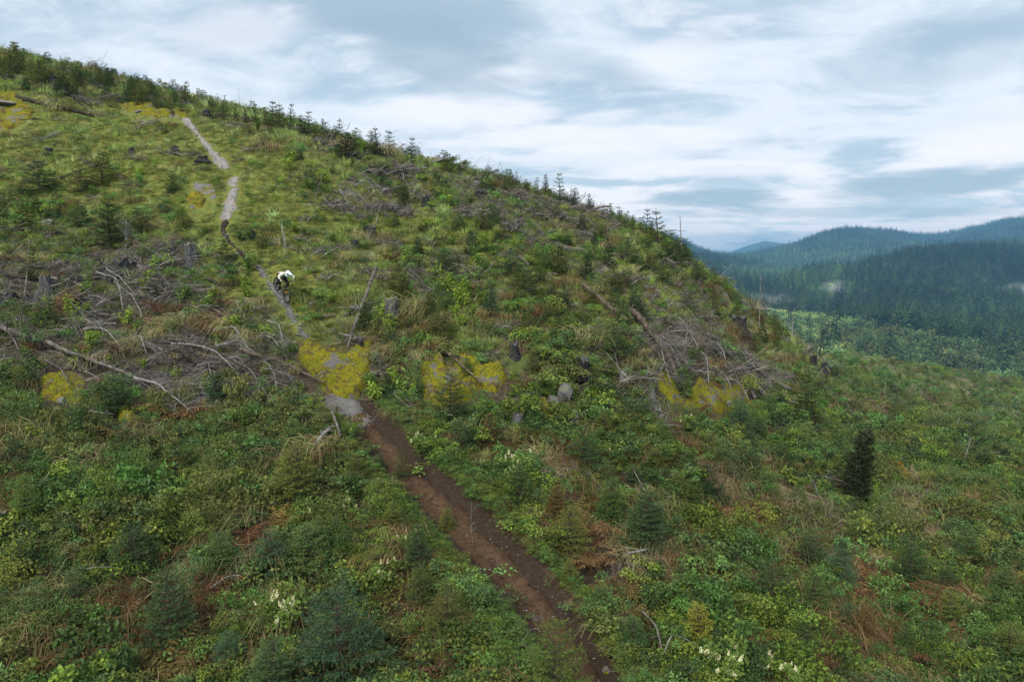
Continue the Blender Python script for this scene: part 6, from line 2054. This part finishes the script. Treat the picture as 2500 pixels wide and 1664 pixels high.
for s in (1, -1):
    g = skinned('glove', [((.842, s * .352, 1.125), .034), ((.868, s * .335, 1.115), (.034, .03)), ((.88, s * .33, 1.108), .028)], [(0, 1), (1, 2)], M['glove'], 1, rider, 0, 1)
    for k, ln in enumerate((.9, 1.0, .95, .8)):
        yy = s * (.300 + .024 * k)
        b = MB(); b.tube([(.872, yy, 1.108), (.90, yy, 1.098), (.905, yy, 1.07), (.885, yy, 1.053)][: 4 if ln > .85 else 4], [.0105, .0105, .0095, .008], 6)
        obj('finger', b.mesh('finger', [M['glove']], True), g)
    b = MB(); b.tube([(.862, s * .315, 1.11), (.868, s * .285, 1.08), (.88, s * .28, 1.058)], [.012, .011, .009], 6); obj('thumb', b.mesh('thumb', [M['glove']], True), g)


def ellipsoid(name, c, r, mat, parent, rot=0.0, cut=None, shape=None):
    bm = bmesh.new(); bmesh.ops.create_uvsphere(bm, u_segments=24, v_segments=16, radius=1)
    if cut:
        bmesh.ops.delete(bm, geom=[v for v in bm.verts if cut(v.co)], context='VERTS')
    for v in bm.verts:
        if shape: v.co = shape(v.co)
        v.co = Vector((v.co.x * r[0], v.co.y * r[1], v.co.z * r[2]))
    me = bpy.data.meshes.new(name); bm.to_mesh(me); bm.free()
    me.materials.append(mat)
    for p_ in me.polygons: p_.use_smooth = True
    o = obj(name, me, parent, c); o.rotation_euler = (0, rot, 0)
    return o


hc = (.80, 0, 1.50)
hel = ellipsoid('helmet', hc, (.158, .125, .145), M['helmet'], rider, 0.12, lambda c: (c.x > .55 and -.35 < c.z < .32) or c.z < -.85,
                lambda c: Vector((c.x * (1.12 if c.x > 0 and c.z < -.2 else 1.0), c.y, c.z)))
ellipsoid('goggles', (.10, 0, -.01), (.045, .088, .045), M['goggle'], hel)
ellipsoid('nose', (.12, 0, -.045), (.018, .016, .022), M['skin'], hel)
b = MB()
for s in (-1, 1): b.tube([(.02, s * .118, -.07), (.10, s * .085, -.10), (.155, 0, -.105)], [.03, .028, .026], 8)
obj('chin_bar', b.mesh('chin_bar', [M['helmet']], True), hel)
V = [(.06, -.10, .085), (.06, .10, .085), (.25, .075, .075), (.25, -.075, .075), (.06, -.10, .098), (.06, .10, .098), (.25, .075, .086), (.25, -.075, .086), (.16, -.095, .10), (.16, .095, .10), (.16, -.095, .112), (.16, .095, .112)]
F = [(0, 1, 9, 8), (8, 9, 2, 3), (4, 10, 11, 5), (10, 7, 6, 11), (0, 8, 10, 4), (8, 3, 7, 10), (1, 5, 11, 9), (9, 11, 6, 2), (3, 2, 6, 7), (0, 4, 5, 1)]
obj('visor', mesh('visor', V, F, [M['helmet']]), hel)

# ------------------------------------------------------------------ labels
LANDMARKS = [('the cyclist', 690, 700), ('the big grey stump', 958, 757), ('the leaning grey pole', 880, 790), ('the large mossy rock face', 820, 920), ('the broken mossy ledge', 1130, 930), ('the pale boulders', 1375, 985),
             ('the long yellow mossy face', 1720, 960), ('the dark narrow conifer', 2100, 1140), ('the pale rock slab', 560, 490), ('the upper rock path', 510, 350), ('the tall grey stump', 467, 625), ('the left grey stump', 113, 700),
             ('the thickest slash log', 500, 905), ('the brown mossy rock', 155, 955), ('the gravel landing', 840, 985), ('the dirt trail bend', 1130, 1290), ('the trail at bottom', 1420, 1620), ('the largest blue-green sapling', 835, 1560),
             ('the dense dark sapling', 1570, 1270), ('the golden sapling', 1703, 1530), ('the orange-yellow shrub', 2190, 1150), ('the skyline slab', 1075, 395), ('the curved skyline trunk', 1465, 490), ('the tall white pole', 1660, 575),
             ('the lower crest end', 2000, 880), ('the bottom left corner', 0, 1664), ('the bottom right corner', 2500, 1664), ('the left edge stump', 10, 1270), ('the far left golden rock', 20, 270), ('the right edge stone', 2455, 1310),
             ('the black broken stump', 905, 565), ('the short pale log', 1278, 643), ('the cream elder bottom left', 716, 1480), ('the golden moss slab', 380, 270), ('the sliding trunk', 1610, 870), ('the far gravel road', 2460, 981), ('the straight dark log', 135, 265), ('the stump beside upper path', 505, 276), ('the far left skyline end', 0, 150), ('the skyline over upper path', 330, 225), ('the dark skyline conifer', 842, 365), ('the brown dying sapling', 1352, 1230), ('the olive sapling at right', 1968, 1000)]
ORD = ['closest', 'second closest', 'third closest', 'fourth closest', 'fifth closest', 'sixth closest', 'seventh closest', 'eighth closest', 'ninth closest', 'tenth closest', 'eleventh closest', 'twelfth closest', 'thirteenth closest', 'fourteenth closest', 'fifteenth closest', 'sixteenth closest', 'seventeenth closest', 'eighteenth closest']
used = set(); pools = {}
for t in THINGS:
    if t['label']:
        used.add(t['label']); continue
    ds_ = [(math.hypot(t['px'] - l[1], (t['py'] - l[2])), l) for l in LANDMARKS]
    dist_, l = min(ds_, key=lambda q: q[0])
    dx, dy = t['px'] - l[1], t['py'] - l[2]
    rel = ('right of' if dx > 0 else 'left of') if abs(dx) > abs(dy) else ('below' if dy > 0 else 'above')
    if t['noun'] == 'conifer sapling' and not t['adj']:
        ch = [c for c in t['o'].children if c.name.startswith('crown')]
        c = ch[0].color
        t['adj'] = 'olive' if c[0] > c[1] * 0.78 else ('dark green' if c[1] < 0.072 else ('bright green' if c[1] > 0.105 else 'green'))
    pools.setdefault((t['adj'], t['noun'], rel, l[0]), []).append((dist_, t))
for (adj, noun, rel, lm), L in pools.items():
    L.sort(key=lambda q: q[0])
    for i, (_, t) in enumerate(L):
        nn = ' '.join((adj + ' ' + noun).split())
        if len(L) == 1:
            t['label'] = '%s %s %s' % (nn, rel, lm)
        else:
            t['label'] = '%s %s %s %s' % (ORD[min(i, 17)], nn, rel, lm)
for t in THINGS:
    tag(t['o'], t['label'], t['cat'], t['group'])
